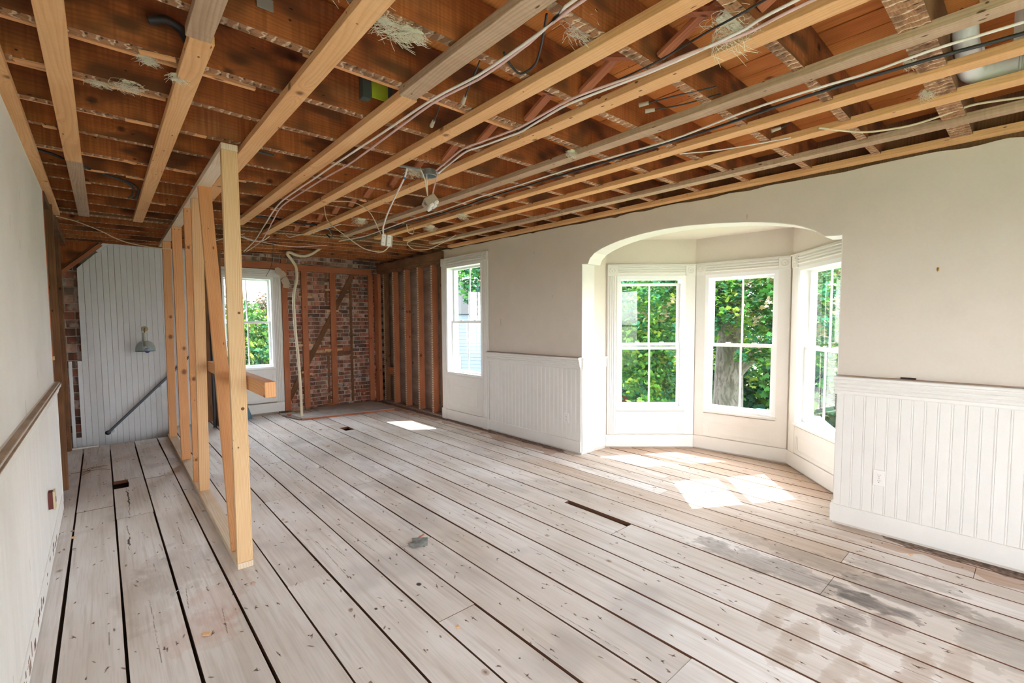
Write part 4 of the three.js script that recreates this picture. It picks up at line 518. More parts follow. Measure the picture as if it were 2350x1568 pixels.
{ const t = thing('drain_pipe', 'white plastic drain pipe with elbow above battens by beige wall', 'pipe'); add(t, 'pipe', tubeG([[3.36, 2.775, 0.9], [3.36, 2.775, 0.3], [3.36, 2.775, -0.12]], 0.046, 20, 12), M.pvc); add(t, 'elbow', tubeG([[3.36, 2.775, -0.10], [3.36, 2.775, -0.16], [3.345, 2.776, -0.22], [3.29, 2.78, -0.262], [3.21, 2.79, -0.27], [3.12, 2.80, -0.27]], 0.052, 20, 30), M.pvc); add(t, 'pipe', tubeG([[3.13, 2.80, -0.27], [2.98, 2.83, -0.27], [2.94, 2.9, -0.27]], 0.046, 20, 20), M.pvc); for (const z of [-0.105, 0.02]) add(t, 'collar', new THREE.TorusGeometry(0.051, 0.006, 8, 24), M.pvc, 3.36, 2.775, z); add(t, 'collar', new THREE.TorusGeometry(0.051, 0.006, 8, 24), M.pvc, 3.125, 2.80, -0.27).rotation.y = Math.PI / 2;
  const v = thing('vent_pipe', 'upright white plastic pipe passing up through the boards', 'pipe'); add(v, 'pipe', new THREE.CylinderGeometry(0.03, 0.03, 0.2, 20), M.pvc, 3.01, 2.82, -0.09); add(v, 'flange', new THREE.CylinderGeometry(0.045, 0.045, 0.015, 20), M.pvc, 3.01, 2.905, -0.09); top('wood_patch', rboxG(0.22, 0.015, 0.12, 0.002, 'x'), M.firPale, 'pale new wood patch on the boards beside white pipes', 'board').position.set(2.85, 2.906, -0.16); }
{ const t = thing('flexible_hose', 'cream flexible conduit looping down from ceiling beside the brick wall', 'conduit'); add(t, 'hose', tubeG([[2.77, 2.80, -7.80], [2.72, 2.76, -7.84], [2.63, 2.69, -7.88], [2.52, 2.645, -7.9], [2.40, 2.655, -7.93], [2.33, 2.685, -7.95], [2.285, 2.69, -7.96], [2.275, 2.655, -7.95], [2.34, 2.57, -7.95], [2.40, 2.46, -7.95], [2.405, 2.28, -7.95], [2.36, 2.07, -7.95], [2.345, 1.90, -7.95], [2.36, 1.41, -7.95], [2.39, 1.00, -7.95], [2.41, 0.47, -7.95], [2.415, 0.03, -7.95]], 0.022, 12, 160), M.cableCream); add(t, 'hose_end', new THREE.CylinderGeometry(0.026, 0.026, 0.03, 16), M.cableCream, 2.415, 0.05, -7.95); }
{ const plate = mat({ color: 0x9fb02c, roughness: 0.6 }), dk = mat({ color: 0x3a4440, roughness: 0.6 }); const t = thing('duct_light_panel', 'lime green panel painted as green light in a duct hole, dark flanges between two joists', 'panel'); slab(t, 'panel', [1.10, 2.72, -2.335], [1.19, 2.87, -2.325], plate, 'y'); slab(t, 'flange', [1.05, 2.705, -2.37], [1.095, 2.88, -2.32], dk, 'y', 0.003); slab(t, 'flange', [1.19, 2.72, -2.36], [1.22, 2.88, -2.33], dk, 'y', 0.003); }  // panel colour stands in for green light showing in a duct hole
{ const grey = mat({ color: 0x8f8a86, roughness: 0.5 }); const s = top('steel_plate', rboxG(0.06, 0.045, 0.004, 0.002, 'x'), grey, 'small grey plate nailed to a joist side near wide batten', 'plate'); s.position.set(0.53, 2.79, -2.033); const k = top('duct_scrap', tubeG([[0.20, 2.80, -2.47], [0.26, 2.82, -2.46], [0.31, 2.80, -2.46], [0.33, 2.76, -2.46]], 0.018, 8), M.cableBlack, 'dark scrap of tubing in the joist bay beside wide batten', 'tubing'); const b = top('black_strap', rboxG(0.11, 0.012, 0.03, 0.004, 'x'), M.cableBlack, 'short black strap under joist beside post head', 'strap'); b.position.set(0.86, 2.675, -3.42); b.rotation.y = 0.15; }
{ // tufts of old insulation caught on the joists
  const spots = [[0.90, 2.70, -1.69, 0.12], [0.97, 2.69, -1.67, 0.08], [1.50, 2.74, -1.26, 0.13], [1.90, 2.71, -0.84, 0.17], [0.15, 2.70, -2.93, 0.08], [0.20, 2.69, -2.58, 0.05], [0.72, 2.74, -1.62, 0.12], [2.90, 2.68, -4.06, 0.09], [2.94, 2.67, -4.76, 0.10], [1.83, 2.70, -3.16, 0.09], [2.75, 2.70, -0.42, 0.05], [3.18, 2.70, -0.42, 0.06], [0.04, 2.70, -2.98, 0.06], [2.20, 2.69, -5.0, 0.10], [2.42, 2.69, -2.12, 0.06], [0.31, 2.66, -2.60, 0.05]];
  const words = ['big ragged tuft of yellow insulation beside a wide pale batten', 'small tuft of insulation next to the ragged yellow one', 'fluffy insulation wad wedged between joist and batten', 'largest pale insulation wad, crossed by the pink cable', 'wispy insulation strand on a joist between wide battens', 'tiny insulation wisp on joist end beside wide batten', 'insulation wad stuffed against the deck boards over a batten', 'curled cream fibre tuft under a joist by the wall battens', 'torn cream fibre tuft hanging low by the wall battens', 'pale fibre tuft behind round ceiling box', 'small insulation tuft on the thick rough timber over the cables', 'insulation scrap on the thick rough timber beside white pipe', 'faint insulation fluff beside the widest batten', 'long pale scrap of fibre under a joist near hanging cable', 'insulation fluff beside the greyish batten', 'single insulation wisp on joist beside jointed batten'];
  spots.forEach(([x, y, z, s], k) => { const r = rng(600 + k), gs = []; for (let q = 0; q < 170; q++) { const a = r() * 6.28, p = [(r() - 0.5) * s, (r() - 0.6) * s * 0.5, (r() - 0.5) * s * 0.7], l = s * (0.25 + r() * 0.5); const g = new THREE.TubeGeometry(new THREE.CatmullRomCurve3([new THREE.Vector3(...p), new THREE.Vector3(p[0] + Math.cos(a) * l * 0.6, p[1] - l * 0.25 * r(), p[2] + Math.sin(a) * l * 0.4), new THREE.Vector3(p[0] + Math.cos(a + 1) * l, p[1] - l * 0.6 * r(), p[2] + Math.sin(a + 1) * l * 0.5)]), 4, 0.0006 + s * 0.0032 * r(), 3); gs.push(g); } for (let q = 0; q < 5; q++) { const c = new THREE.IcosahedronGeometry(s * (0.12 + 0.12 * r()), 2), a = c.attributes.position; for (let i = 0; i < a.count; i++) { const f = 0.7 + 0.7 * noise(a.getX(i) * 60 / s * 0.1 + q * 9, a.getZ(i) * 60 / s * 0.1 + a.getY(i) * 40); a.setXYZ(i, a.getX(i) * f * 1.5, a.getY(i) * f * 0.6, a.getZ(i) * f); } c.computeVertexNormals(); c.translate((r() - 0.5) * s * 0.6, 0.1 * s, (r() - 0.5) * s * 0.3); c.deleteAttribute('uv'); c.setAttribute('uv', new THREE.BufferAttribute(new Float32Array(a.count * 2), 2)); gs.push(c); } const o = top('insulation_tuft', mergeGeometries(gs.map(g => g.index ? g.toNonIndexed() : g)), M.wool, words[k], 'insulation'); o.position.set(x, y, z); });
}
// ───────── fittings and loose things ─────────
function outlet(p, q, s, y, label, m = M.plateWhite) { const t = thing('wall_outlet', label, 'outlet'); frameAt(t, p, q); t.translateX(s); t.position.y = y; add(t, 'plate', rboxG(0.072, 0.116, 0.007, 0.003, 'y'), m, 0, 0, 0.0155); for (const dy of [-0.02, 0.02]) { const f = add(t, 'outlet_face', new THREE.CylinderGeometry(0.0165, 0.0165, 0.004, 20), m, 0, dy, 0.020); f.rotation.x = Math.PI / 2; for (const dx of [-0.006, 0.006]) add(f, 'slot', boxG(0.0022, 0.001, 0.008), M.slot, dx, 0.0022, -0.003); add(f, 'slot', new THREE.CylinderGeometry(0.0028, 0.0028, 0.001, 10), M.slot, 0, 0.0022, 0.008); } add(t, 'screw', new THREE.CylinderGeometry(0.003, 0.003, 0.002, 8), M.boxTan, 0, 0, 0.0195).rotation.x = Math.PI / 2; return t; }
outlet([XR, 0], [XR, 1], -0.717, 0.418, 'white duplex outlet on wide grey wainscot near beige wall with brass hook'); outlet([XR, 0], [XR, 1], -3.716, 0.402, 'white duplex outlet on wainscot between narrow window and arch');
{ const t = thing('switch_box', 'tan switch box sticking out of white wainscot by the hall floor', 'switch'); t.position.set(XL + 0.012, 0.42, -4.2); const dk = mat({ color: 0x6e2f2a, roughness: 0.7 }); slab(t, 'box', [0, -0.055, -0.035], [0.022, 0.055, 0.035], dk, 'y', 0.003); slab(t, 'cover', [0.022, -0.06, -0.04], [0.034, 0.06, 0.04], mat({ color: 0xd8c8a4, roughness: 0.5 }), 'y', 0.004); slab(t, 'slot', [0.034, -0.016, -0.012], [0.0355, 0.016, 0.012], M.slot, 'y'); }
{ const br = mat({ color: 0xb08a3a, roughness: 0.35, metalness: 0.8 }); const t = thing('wall_hook', 'tiny brass hook screwed into beige plaster', 'hook'); t.position.set(XR, 1.89, -0.455); add(t, 'base', rboxG(0.006, 0.022, 0.012, 0.002, 'y'), br, -0.003, 0, 0); add(t, 'hook', tubeG([[-0.006, 0.004, 0], [-0.016, 0.0, 0], [-0.020, -0.010, 0], [-0.014, -0.017, 0]], 0.0022), br); }
{ const t = thing('handrail', 'dark metal handrail sloping down along the white boarded stair wall', 'handrail'); const a = [0.02, 0.035, -8.62], b = [1.12, 1.18, -8.62]; add(t, 'rail', tubeG([a, [(a[0] + b[0]) / 2, (a[1] + b[1]) / 2, -8.62], b], 0.017, 14, 20), mat({ color: 0x6d757c, roughness: 0.35, metalness: 0.7 })); const e = add(t, 'end_cap', new THREE.SphereGeometry(0.032, 18, 12), mat({ color: 0x5c646b, roughness: 0.4, metalness: 0.7 }), ...a); e.scale.z = 0.7; for (const f of [0.04, 0.55]) { const x = a[0] + (b[0] - a[0]) * f, y = a[1] + (b[1] - a[1]) * f; add(t, 'bracket', tubeG([[x, y, -8.62], [x, y - 0.03, -8.65], [x, y - 0.035, -8.682]], 0.008), M.steel); add(t, 'bracket_flange', new THREE.CylinderGeometry(0.028, 0.028, 0.006, 18), M.steel, x, y - 0.035, -8.681).rotation.x = Math.PI / 2; } }
{ const t = thing('wall_light', 'unlit glass dome wall light on white boarded stair wall', 'wall light'); t.position.set(0.475, 1.17, -8.55);
  const gl = new THREE.MeshPhysicalMaterial({ color: 0xdfe6e4, transmission: 0.75, thickness: 0, roughness: 0.12, ior: 1.45, side: THREE.DoubleSide }), prof = [[0.116, 0], [0.118, 0.03], [0.112, 0.065], [0.098, 0.098], [0.076, 0.124], [0.050, 0.142], [0.026, 0.15]].map(p => new THREE.Vector2(...p));
  add(t, 'shade', new THREE.LatheGeometry(prof, 40), gl); add(t, 'rim', new THREE.TorusGeometry(0.1165, 0.004, 8, 40), mat({ color: 0x1f8f86, roughness: 0.3 }), 0, 0, 0).rotation.x = Math.PI / 2; add(t, 'neck', new THREE.CylinderGeometry(0.026, 0.028, 0.12, 18), mat({ color: 0xcfd2c8, roughness: 0.5 }), 0, 0.205, 0); add(t, 'bulb', new THREE.SphereGeometry(0.035, 18, 14), mat({ color: 0x2b56b8, roughness: 0.25 }), 0.02, 0.01, 0.02); add(t, 'socket', new THREE.CylinderGeometry(0.022, 0.022, 0.08, 14), M.boxTan, 0, 0.11, 0); add(t, 'arm', tubeG([[0, 0.26, 0], [0, 0.31, -0.02], [0.01, 0.33, -0.07], [0.01, 0.32, -0.13]], 0.008), mat({ color: 0x9a8450, roughness: 0.45, metalness: 0.6 })); add(t, 'wall_plate', new THREE.CylinderGeometry(0.04, 0.04, 0.012, 20), mat({ color: 0xb8a888, roughness: 0.5 }), 0.01, 0.32, -0.130).rotation.x = Math.PI / 2; }
{ const t = thing('hearth_slab', 'dusty grey hearth slab lying at the foot of the brick wall', 'slab'); const s = new THREE.Shape([[2.38, -7.80], [3.87, -7.57], [3.955, -8.60], [2.86, -8.66], [2.80, -8.22], [2.34, -8.24]].map(([x, z]) => new THREE.Vector2(x, -z))); const g = extr(s, 0.03, 0.004); g.rotateX(-Math.PI / 2); add(t, 'slab', uvMetres(g, 'x'), M.hearth, 0, 0.004, 0); beam(t, 'edge_strip', [2.36, 0.012, -7.785], [3.88, 0.012, -7.555], 0.02, 0.024, M.oldStud, 0.003); const f = thing('floor_board', 'loose frame board beside the hearth slab under the cream conduit', 'board'); beam(f, 'board', [2.25, 0.012, -8.36], [2.36, 0.012, -7.82], 0.06, 0.022, M.sheath, 0.003); beam(f, 'crosspiece', [2.30, 0.012, -8.36], [2.78, 0.012, -8.30], 0.06, 0.022, M.oldStud, 0.003); }
{ const steel = mat({ color: 0x5f7f92, roughness: 0.45, metalness: 0.2 }); const t = thing('shovel', 'blue-grey shovel leaning behind the pine post, blade on the floor', 'shovel'); t.position.set(1.70, 0, -8.42); t.rotation.set(-0.24, 0.55, 0.04); const s = new THREE.Shape([[-0.12, 0], [0.12, 0], [0.115, 0.06], [0.03, 0.30], [-0.03, 0.30], [-0.115, 0.06]].map(p => new THREE.Vector2(...p))); add(t, 'blade', uvMetres(extr(s, 0.004, 0.002), 'y'), steel, 0, 0.01, 0); add(t, 'handle', new THREE.CylinderGeometry(0.013, 0.013, 0.75, 12), M.firPale, 0, 0.66, 0); add(t, 'grip', rboxG(0.11, 0.025, 0.025, 0.008, 'x'), M.cableBlack, 0, 1.04, 0); }
{ const p = top('black_pipe', new THREE.CylinderGeometry(0.022, 0.022, 1.75, 14), M.cableBlack, 'upright black pipe beside the dark corner post of the stair', 'pipe'); p.position.set(1.235, 0.875, -8.18); }
{ const zinc = mat({ map: speckTex([150, 156, 154], 0.7, 91, 128, 0.3), roughness: 0.5, metalness: 0.5 }); const s = new THREE.Shape([[0, 0], [0.10, -0.03], [0.155, 0.06], [0.06, 0.115], [0.045, 0.06], [0.0, 0.07]].map(p => new THREE.Vector2(...p))); const g = extr(s, 0.002); g.rotateX(-Math.PI / 2 + 0.10); const o = top('metal_scrap', uvMetres(g, 'x'), zinc, 'crumpled grey sheet metal scrap stuck in a board joint', 'scrap'); o.position.set(1.545, 0.006, -2.79); const h = top('wood_splinter', rboxG(0.11, 0.006, 0.014, 0.002, 'x'), M.oldStud, 'brown wood splinter beside the sheet metal scrap', 'splinter'); h.position.set(1.66, 0.004, -2.905); h.rotation.y = 0.35; }
{ // crumbs left by the demolition
  const r = rng(222), cols = [M.firPale, M.hearth, M.sheath, mat({ color: 0xd9b9a8, roughness: 0.9 })], chips = [[0.332, -2.698, 0.030], [1.724, -5.077, 0.035], [1.198, -6.068, 0.03], [0.62, -3.05, 0.018], [-0.21, -4.6, 0.02], [-0.20, -4.35, 0.016], [-0.22, -4.75, 0.014], [1.02, -3.9, 0.016], [2.1, -5.9, 0.03], [2.35, -6.9, 0.03], [3.6, -6.6, 0.03], [3.3, -7.3, 0.025], [1.3, -1.9, 0.012], [2.7, -3.4, 0.014], [0.95, -2.4, 0.012], [3.9, -0.9, 0.012], [3.95, -0.5, 0.014], [3.98, -4.2, 0.014]];
  chips.forEach(([x, z, s], k) => { const pts = []; for (let q = 0; q < 5; q++) { const a = q / 5 * 6.28; pts.push(new THREE.Vector2(Math.cos(a) * s * (0.5 + r() * 0.6), Math.sin(a) * s * (0.4 + r() * 0.4))); } const g = extr(new THREE.Shape(pts), 0.005, 0.002); g.rotateX(-Math.PI / 2); const o = top('rubble_chip', uvMetres(g, 'x'), cols[k % 4], k === 0 ? 'pale wood chip lying alone on a wide board by the hall' : ['small pale wood crumb', 'small grey mortar crumb', 'small brownish wood crumb', 'small pinkish plaster crumb'][k % 4] + ' lying on the floor boards', 'debris', k === 0 ? undefined : ['pale wood crumbs on the floor', 'grey mortar crumbs on the floor', 'brown wood crumbs on the floor', 'pink plaster crumbs on the floor'][k % 4]); o.position.set(x, 0.0025, z); o.rotation.y = r() * 6; });
  const tw = thing('dry_twig', 'little heap of dry twigs on the hall floor boards', 'twigs'); for (let k = 0; k < 9; k++) { const a = r() * 6.28, l = 0.04 + r() * 0.08, x = -0.155 + (r() - 0.5) * 0.06, z = -6.6 + (r() - 0.5) * 0.08; add(tw, 'twig', tubeG([[x, 0.004, z], [x + Math.cos(a) * l, 0.012 * r() + 0.006, z + Math.sin(a) * l], [x + Math.cos(a + 0.4) * l * 1.8, 0.006, z + Math.sin(a + 0.4) * l * 1.8]], 0.0018, 4), M.darkStud); }
  const n = top('nail', new THREE.CylinderGeometry(0.0022, 0.0022, 0.055, 8), M.steel, 'bent-over loose nail lying across a floor gap', 'nail'); n.position.set(0.26, 0.004, -3.25); n.rotation.set(0, 0.6, Math.PI / 2);
}
// ───────── outdoors: lawn, trees, cars, a neighbour's house ─────────
const GY = -3.0;
{
  const lawnTex = speckTex([84, 110, 52], 0.7, 201, 512, 5); const lawn = structure('ground_lawn'); const lg = new THREE.BoxGeometry(160, 0.2, 160); uvMetres(lg, 'x'); add(lawn, 'lawn', lg, mat({ map: lawnTex, roughness: 1 }), 20, GY - 0.1, -20); slab(lawn, 'driveway', [13, GY, -40], [19.5, GY + 0.02, 30], mat({ map: speckTex([150, 146, 142], 0.3, 202, 256, 3), roughness: 0.95 }), 'z');
  const barkTex = makeTex(512, 512, (u, v) => { const w = noiseP(u * 6, v * 5, 6, 5, 3) * 0.12, r = noiseP((u + w) * 26, v * 7, 26, 7, 40) * 0.6 + noiseP((u + w) * 60, v * 26, 60, 26, 80) * 0.4, b = noiseP(u * 5, v * 5, 5, 5, 120); return mix3(mix3([58, 53, 50], [96, 90, 87], sstep(0.2, 0.8, r)), [74, 76, 66], 0.4 * sstep(0.5, 0.8, b)); }); barkTex.userData = { su: 1.0, sv: 1.0 }; const bark = mat({ map: barkTex, bump: barkTex, bumpScale: 0.02, roughness: 1 });
  const leafShape = () => { const p = [[0, -0.5], [0.10, -0.22], [0.42, -0.30], [0.36, -0.05], [0.55, 0.18], [0.25, 0.20], [0.20, 0.38], [0, 0.55], [-0.20, 0.38], [-0.25, 0.20], [-0.55, 0.18], [-0.36, -0.05], [-0.42, -0.30], [-0.10, -0.22]]; const s = new THREE.ShapeGeometry(new THREE.Shape(p.map(q => new THREE.Vector2(...q)))); const a = s.attributes.position; for (let i = 0; i < a.count; i++) a.setZ(i, -0.35 * a.getX(i) * a.getX(i) - 0.15 * a.getY(i) * a.getY(i)); s.computeVertexNormals(); return s; };
  const sprigs = [0, 1, 2].map(v => { const r = rng(300 + v), gs = []; for (let k = 0; k < 7; k++) { const g = leafShape(); const s = 0.75 + r() * 0.5; g.scale(s, s, s); g.rotateX(-1.0 + (r() - 0.5) * 1.3); g.rotateY(r() * 6.28); g.rotateZ((r() - 0.5) * 0.8); g.translate((r() - 0.5) * 2.6, (r() - 0.5) * 1.6, (r() - 0.5) * 2.6); gs.push(g); } return mergeGeometries(gs); });
  const leafMat = new THREE.MeshPhysicalMaterial({ color: 0xffffff, roughness: 0.85, specularIntensity: 0.25, transmission: 0.25, thickness: 0, side: THREE.DoubleSide });
  const green = [[0.030, 0.125, 0.020], [0.05, 0.175, 0.025], [0.018, 0.105, 0.045], [0.085, 0.21, 0.02], [0.03, 0.155, 0.065]], yellow = [[0.20, 0.29, 0.03], [0.10, 0.245, 0.03], [0.05, 0.17, 0.03]], rust = [[0.22, 0.13, 0.08], [0.16, 0.12, 0.07], [0.10, 0.13, 0.06], [0.24, 0.17, 0.12]];
  const sunlitGap = (x, y, z) => { const t = (x - 5) / 0.65, q = y - t, p = z - 0.39 * t; return q > -1.1 && q < 3.4 && p > -7.2 && p < -0.2; }; // twigs here would have shaded the windows, which the sun reaches
  // leaf: length of one leaf cluster unit in metres; the far crowns use larger and fewer leaves
  function foliage(t, seed, crowns, leaf, palette, tone = 1) {  // tone darkens the leaf colour of trees that daylight would overexpose
    const r = rng(seed), ms = [], q = new THREE.Quaternion(), cols = [];
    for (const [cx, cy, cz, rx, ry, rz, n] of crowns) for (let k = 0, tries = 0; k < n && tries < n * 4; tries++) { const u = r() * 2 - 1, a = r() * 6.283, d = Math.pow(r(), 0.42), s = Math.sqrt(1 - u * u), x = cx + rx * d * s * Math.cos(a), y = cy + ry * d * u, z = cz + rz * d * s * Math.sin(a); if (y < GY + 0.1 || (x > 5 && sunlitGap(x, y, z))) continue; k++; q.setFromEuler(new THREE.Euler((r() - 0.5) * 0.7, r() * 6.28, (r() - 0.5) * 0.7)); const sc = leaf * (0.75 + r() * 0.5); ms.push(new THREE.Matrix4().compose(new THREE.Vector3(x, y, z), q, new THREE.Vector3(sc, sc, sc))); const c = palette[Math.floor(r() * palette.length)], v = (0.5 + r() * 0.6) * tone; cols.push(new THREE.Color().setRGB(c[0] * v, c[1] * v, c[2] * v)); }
    const m = new THREE.InstancedMesh(sprigs[seed % 3], leafMat, ms.length); ms.forEach((x, i) => { m.setMatrixAt(i, x); m.setColorAt(i, cols[i]); }); m.name = 'foliage'; m.userData.kind = 'stuff'; shadow(m); t.add(m); return m;
  }
  function limb(t, name, pts, r0, r1) { const c = new THREE.CatmullRomCurve3(pts.map(p => new THREE.Vector3(...p))), n = 24, g = new THREE.TubeGeometry(c, n, 1, 12), p = g.attributes.position, P = new THREE.Vector3(); for (let i = 0; i < p.count; i++) { const k = Math.floor(i / 13) / n, ctr = c.getPointAt(clamp(k)); P.fromBufferAttribute(p, i).sub(ctr).multiplyScalar((r0 + (r1 - r0) * k) * (1 + 0.12 * (noise(i % 13 * 0.9 + 5, k * 9) - 0.5))).add(ctr); p.setXYZ(i, P.x, P.y, P.z); } g.computeVertexNormals(); const uv = g.attributes.uv, L = c.getLength(); for (let i = 0; i < uv.count; i++) uv.setXY(i, uv.getY(i) * 2 * r0 * 3.14, uv.getX(i) * L); return add(t, name, g, bark); }
  { const t = thing('maple_tree', 'big old maple with a thick grey trunk close outside the bay', 'tree'); limb(t, 'trunk', [[10, GY - 0.2, -4.42], [10, -1.5, -4.38], [10.02, 0.2, -4.34], [10.1, 1.6, -4.36], [10.3, 3.2, -4.6], [10.6, 5.2, -5.0]], 0.34, 0.20); limb(t, 'branch', [[10.0, 0.35, -4.30], [10.1, 0.75, -4.0], [10.25, 1.05, -3.55], [10.5, 1.5, -2.9], [11, 2.6, -1.9]], 0.17, 0.08); limb(t, 'branch', [[10.05, 1.2, -4.36], [9.7, 1.9, -4.9], [9.2, 2.8, -5.8]], 0.12, 0.05); const kn = add(t, 'burl', new THREE.SphereGeometry(0.12, 16, 12), bark, 9.69, -0.35, -4.36); kn.scale.set(0.5, 1.3, 0.9);
    foliage(t, 400, [[9.0, 2.15, -4.2, 0.9, 0.95, 1.7, 900], [9.2, 1.75, -2.6, 1.0, 1.0, 1.0, 560], [11.5, 1.9, -3.2, 1.5, 1.6, 2.2, 900], [10.5, 4.0, -5.2, 2.4, 1.6, 2.6, 900], [9.1, 1.0, -4.9, 0.3, 0.25, 0.4, 44], [8.9, 0.95, -3.4, 0.3, 0.25, 0.35, 50], [12.6, 6.4, -4.6, 2.4, 2.4, 5.2, 1500], [13.5, 9.0, -7.5, 3.0, 2.2, 4.5, 1000], [8.2, 6.6, -7.4, 1.8, 2.4, 2.0, 900], [9.0, 8.6, -3.0, 2.6, 2.0, 3.0, 1100], [8.6, 5.6, 2.6, 2.4, 2.2, 2.2, 1100]], 0.095, [...green, ...green, ...yellow, [0.26, 0.22, 0.12]]); }  // upper crowns are out of view, added to block sky light over the bay
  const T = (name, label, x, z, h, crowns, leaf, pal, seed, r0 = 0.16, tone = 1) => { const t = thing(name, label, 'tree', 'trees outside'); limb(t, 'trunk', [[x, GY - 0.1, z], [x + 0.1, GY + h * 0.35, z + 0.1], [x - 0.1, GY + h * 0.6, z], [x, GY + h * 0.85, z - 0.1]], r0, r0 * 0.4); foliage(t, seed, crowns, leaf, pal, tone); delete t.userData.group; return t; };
  T('young_tree', 'young leafy tree with thin trunk seen through the bay window with lowered sash', 12.6, -7.6, 5, [[12.6, 1.2, -7.8, 1.5, 2.0, 1.7, 1250], [12.2, -0.3, -7.2, 0.9, 0.7, 0.9, 260]], 0.11, [...green, ...yellow], 401, 0.09);
  T('leafy_tree', 'dense dark tree behind the young one', 16.5, -12.0, 8, [[16.5, 1.5, -11.5, 2.4, 3.2, 2.6, 1300], [15.5, 3.2, -9.6, 1.5, 1.6, 1.6, 420]], 0.17, green, 402);
  T('leafy_tree', 'wide green tree across the driveway from the big maple', 22, -9.5, 9, [[22, 1.5, -9.5, 3.0, 4.0, 3.6, 620]], 0.32, [...green, ...yellow], 403);
  T('leafy_tree', 'tall green tree closing the view beyond the blue car', 23, -4.5, 9, [[23, 1.5, -4.5, 2.8, 4.2, 3.2, 560]], 0.32, green, 404);
  T('leafy_tree', 'tree with rust tipped leaves filling the near slanted bay window', 19.2, -2.6, 8, [[19.0, 1.3, -2.6, 1.8, 3.2, 2.2, 1100]], 0.16, [...green, rust[0], rust[3]], 405);
  T('leafy_tree', 'far tree beyond the red car', 25, -16.5, 10, [[25, 1.6, -16.5, 3.0, 4.5, 3.8, 560]], 0.36, green, 406);
  T('leafy_tree', 'farthest tree of the row along the driveway', 30, -22, 10, [[30, 1.5, -22, 3.6, 4.4, 4.2, 480]], 0.42, green, 407);
  T('leafy_tree', 'maple overhanging the narrow side window', 9.3, -10.6, 8, [[8.9, 3.3, -10.7, 1.4, 1.6, 1.2, 800], [9.8, 2.6, -11.4, 0.9, 1.4, 0.8, 300]], 0.11, [[0.03, 0.11, 0.07], [0.04, 0.14, 0.10], ...green], 408);
  T('bare_tree', 'thin greyish tree behind the neighbour house', 33, -44, 12, [[33, 5.0, -44, 4.6, 4.0, 4.6, 300]], 0.34, rust, 409);
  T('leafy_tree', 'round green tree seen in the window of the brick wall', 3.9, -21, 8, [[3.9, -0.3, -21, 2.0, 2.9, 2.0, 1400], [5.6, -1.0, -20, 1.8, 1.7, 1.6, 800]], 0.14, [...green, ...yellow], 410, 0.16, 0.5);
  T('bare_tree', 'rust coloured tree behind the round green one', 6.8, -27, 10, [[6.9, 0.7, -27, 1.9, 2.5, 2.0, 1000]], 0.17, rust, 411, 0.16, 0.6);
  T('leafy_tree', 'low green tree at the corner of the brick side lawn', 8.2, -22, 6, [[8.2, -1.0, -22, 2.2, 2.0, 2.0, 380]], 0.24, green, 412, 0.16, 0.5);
  // undergrowth along the drive
  { const t = thing('hedge', 'dense dark hedge along the far side of the driveway', 'hedge'); foliage(t, 413, Array.from({ length: 14 }, (_, k) => [20.5 + (k % 2), -1.7, -20 + k * 1.75, 1.2, 1.5, 1.3, 130]), 0.26, green); }
  { const t = thing('shrub', 'low shrub at the foot of the young tree', 'shrub'); foliage(t, 414, [[13.2, -1.9, -6.2, 0.9, 1.0, 0.9, 150], [13.4, -2.0, -9.0, 0.8, 0.9, 1.0, 130]], 0.2, green); }
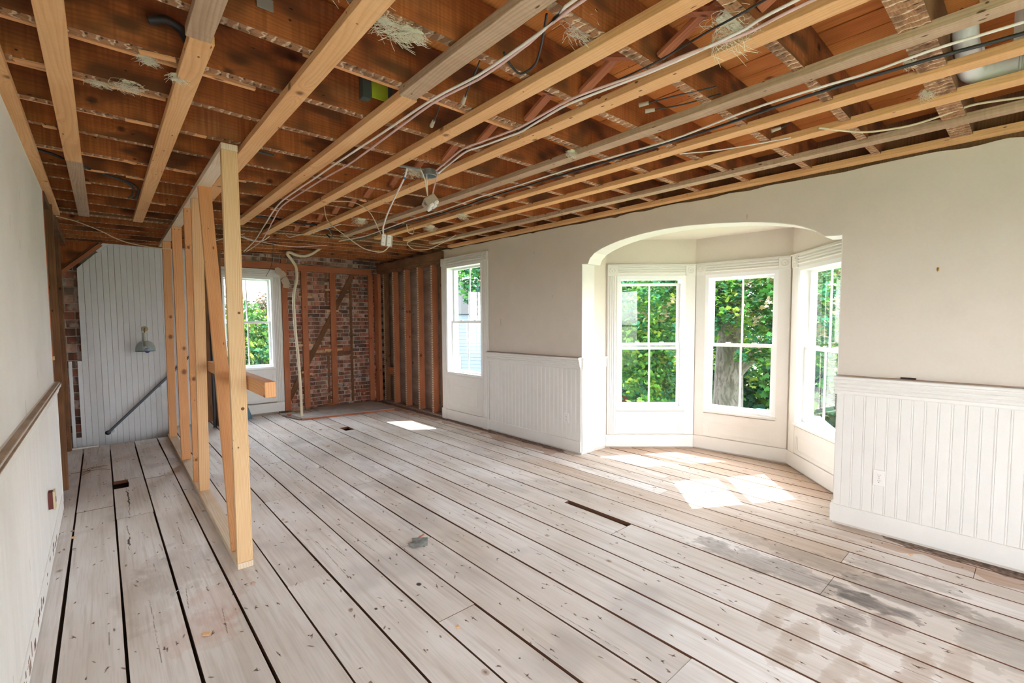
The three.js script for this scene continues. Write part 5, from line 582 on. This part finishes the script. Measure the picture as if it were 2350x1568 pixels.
  // parked cars
  function car(x, z, turn, col, label, grp) { const t = thing('parked_car', label, 'car'); t.position.set(x, GY + 0.02, z); t.rotation.y = turn; const body = new THREE.Shape([[-2.2, 0.35], [2.2, 0.35], [2.25, 0.75], [2.05, 0.95], [1.1, 1.02], [0.55, 1.46], [-1.35, 1.50], [-1.95, 1.05], [-2.25, 0.95]].map(p => new THREE.Vector2(...p))); const bg = extr(body, 1.62, 0.05); bg.translate(0, 0, -0.81); add(t, 'body', bg, new THREE.MeshPhysicalMaterial({ color: col, roughness: 0.35, clearcoat: 1, clearcoatRoughness: 0.05 })); const gl = mat({ color: 0x1c2730, roughness: 0.1 }); const side = new THREE.Shape([[-1.75, 1.05], [0.95, 1.05], [0.5, 1.40], [-1.3, 1.43]].map(p => new THREE.Vector2(...p))); for (const s of [-1, 1]) { const g = extr(side, 0.01); add(t, 'side_window', g, gl, 0, 0, s > 0 ? 0.862 : -0.872); } for (const wx of [-1.4, 1.4]) for (const s of [-1, 1]) { const w = add(t, 'wheel', new THREE.CylinderGeometry(0.33, 0.33, 0.22, 24), M.cableBlack, wx, 0.33, s * 0.78); w.rotation.x = Math.PI / 2; add(w, 'hub', new THREE.CylinderGeometry(0.18, 0.18, 0.23, 16), M.steel); } for (const s of [-1, 1]) slab(t, 'tail_light', [-2.31, 0.75, s * 0.72 - 0.1], [-2.27, 0.92, s * 0.72 + 0.1], mat({ color: 0x9c1a18, roughness: 0.3 }), 'y'); slab(t, 'number_plate', [-2.31, 0.6, -0.25], [-2.28, 0.72, 0.25], M.plateWhite, 'z'); return t; }
  car(18.6, -13.9, 0.25, 0x5b1418, 'dark red parked car below the trees beside the hedge'); car(16.2, -5.9, 1.45, 0x7fa6b8, 'pale blue parked car whose roof shows under the big maple');
  // neighbour house
  { const t = thing('neighbour_house', 'blue-grey neighbour house with clapboard siding and grey roof', 'house'); t.position.set(22.5, GY, -30.5); t.rotation.y = -1.0; const sid = mat({ color: 0x4f5c68, roughness: 0.8 }), rf = mat({ color: 0x3c3c3d, roughness: 0.9 }); slab(t, 'wall', [-6, 0, -4], [6, 5.2, 4], sid, 'x'); for (let k = 0; k < 20; k++) slab(t, 'siding_board', [-6.03, 0.05 + k * 0.255, 4.0], [6.03, 0.29 + k * 0.255, 4.03 + 0.012 * (k % 2)], sid, 'x'); const gb = new THREE.Shape([[-6.3, 5.2], [6.3, 5.2], [0, 8.0]].map(p => new THREE.Vector2(...p))); const rg = extr(gb, 8.6); add(t, 'roof', rg, rf, 0, 0, -4.3); for (const [x, y] of [[-3.6, 3.1], [0, 3.1], [3.4, 3.1], [-3.6, 0.7], [0.2, 0.7], [3.4, 0.7]]) { const f = slab(t, 'window', [x - 0.55, y, 4.03], [x + 0.55, y + 1.4, 4.09], M.plateWhite, 'y'); add(f, 'pane', boxG(0.9, 1.2, 0.02), mat({ color: 0x33475a, roughness: 0.1 }), 0, 0, 0.031); } }
}
renderer.render(scene, camera);
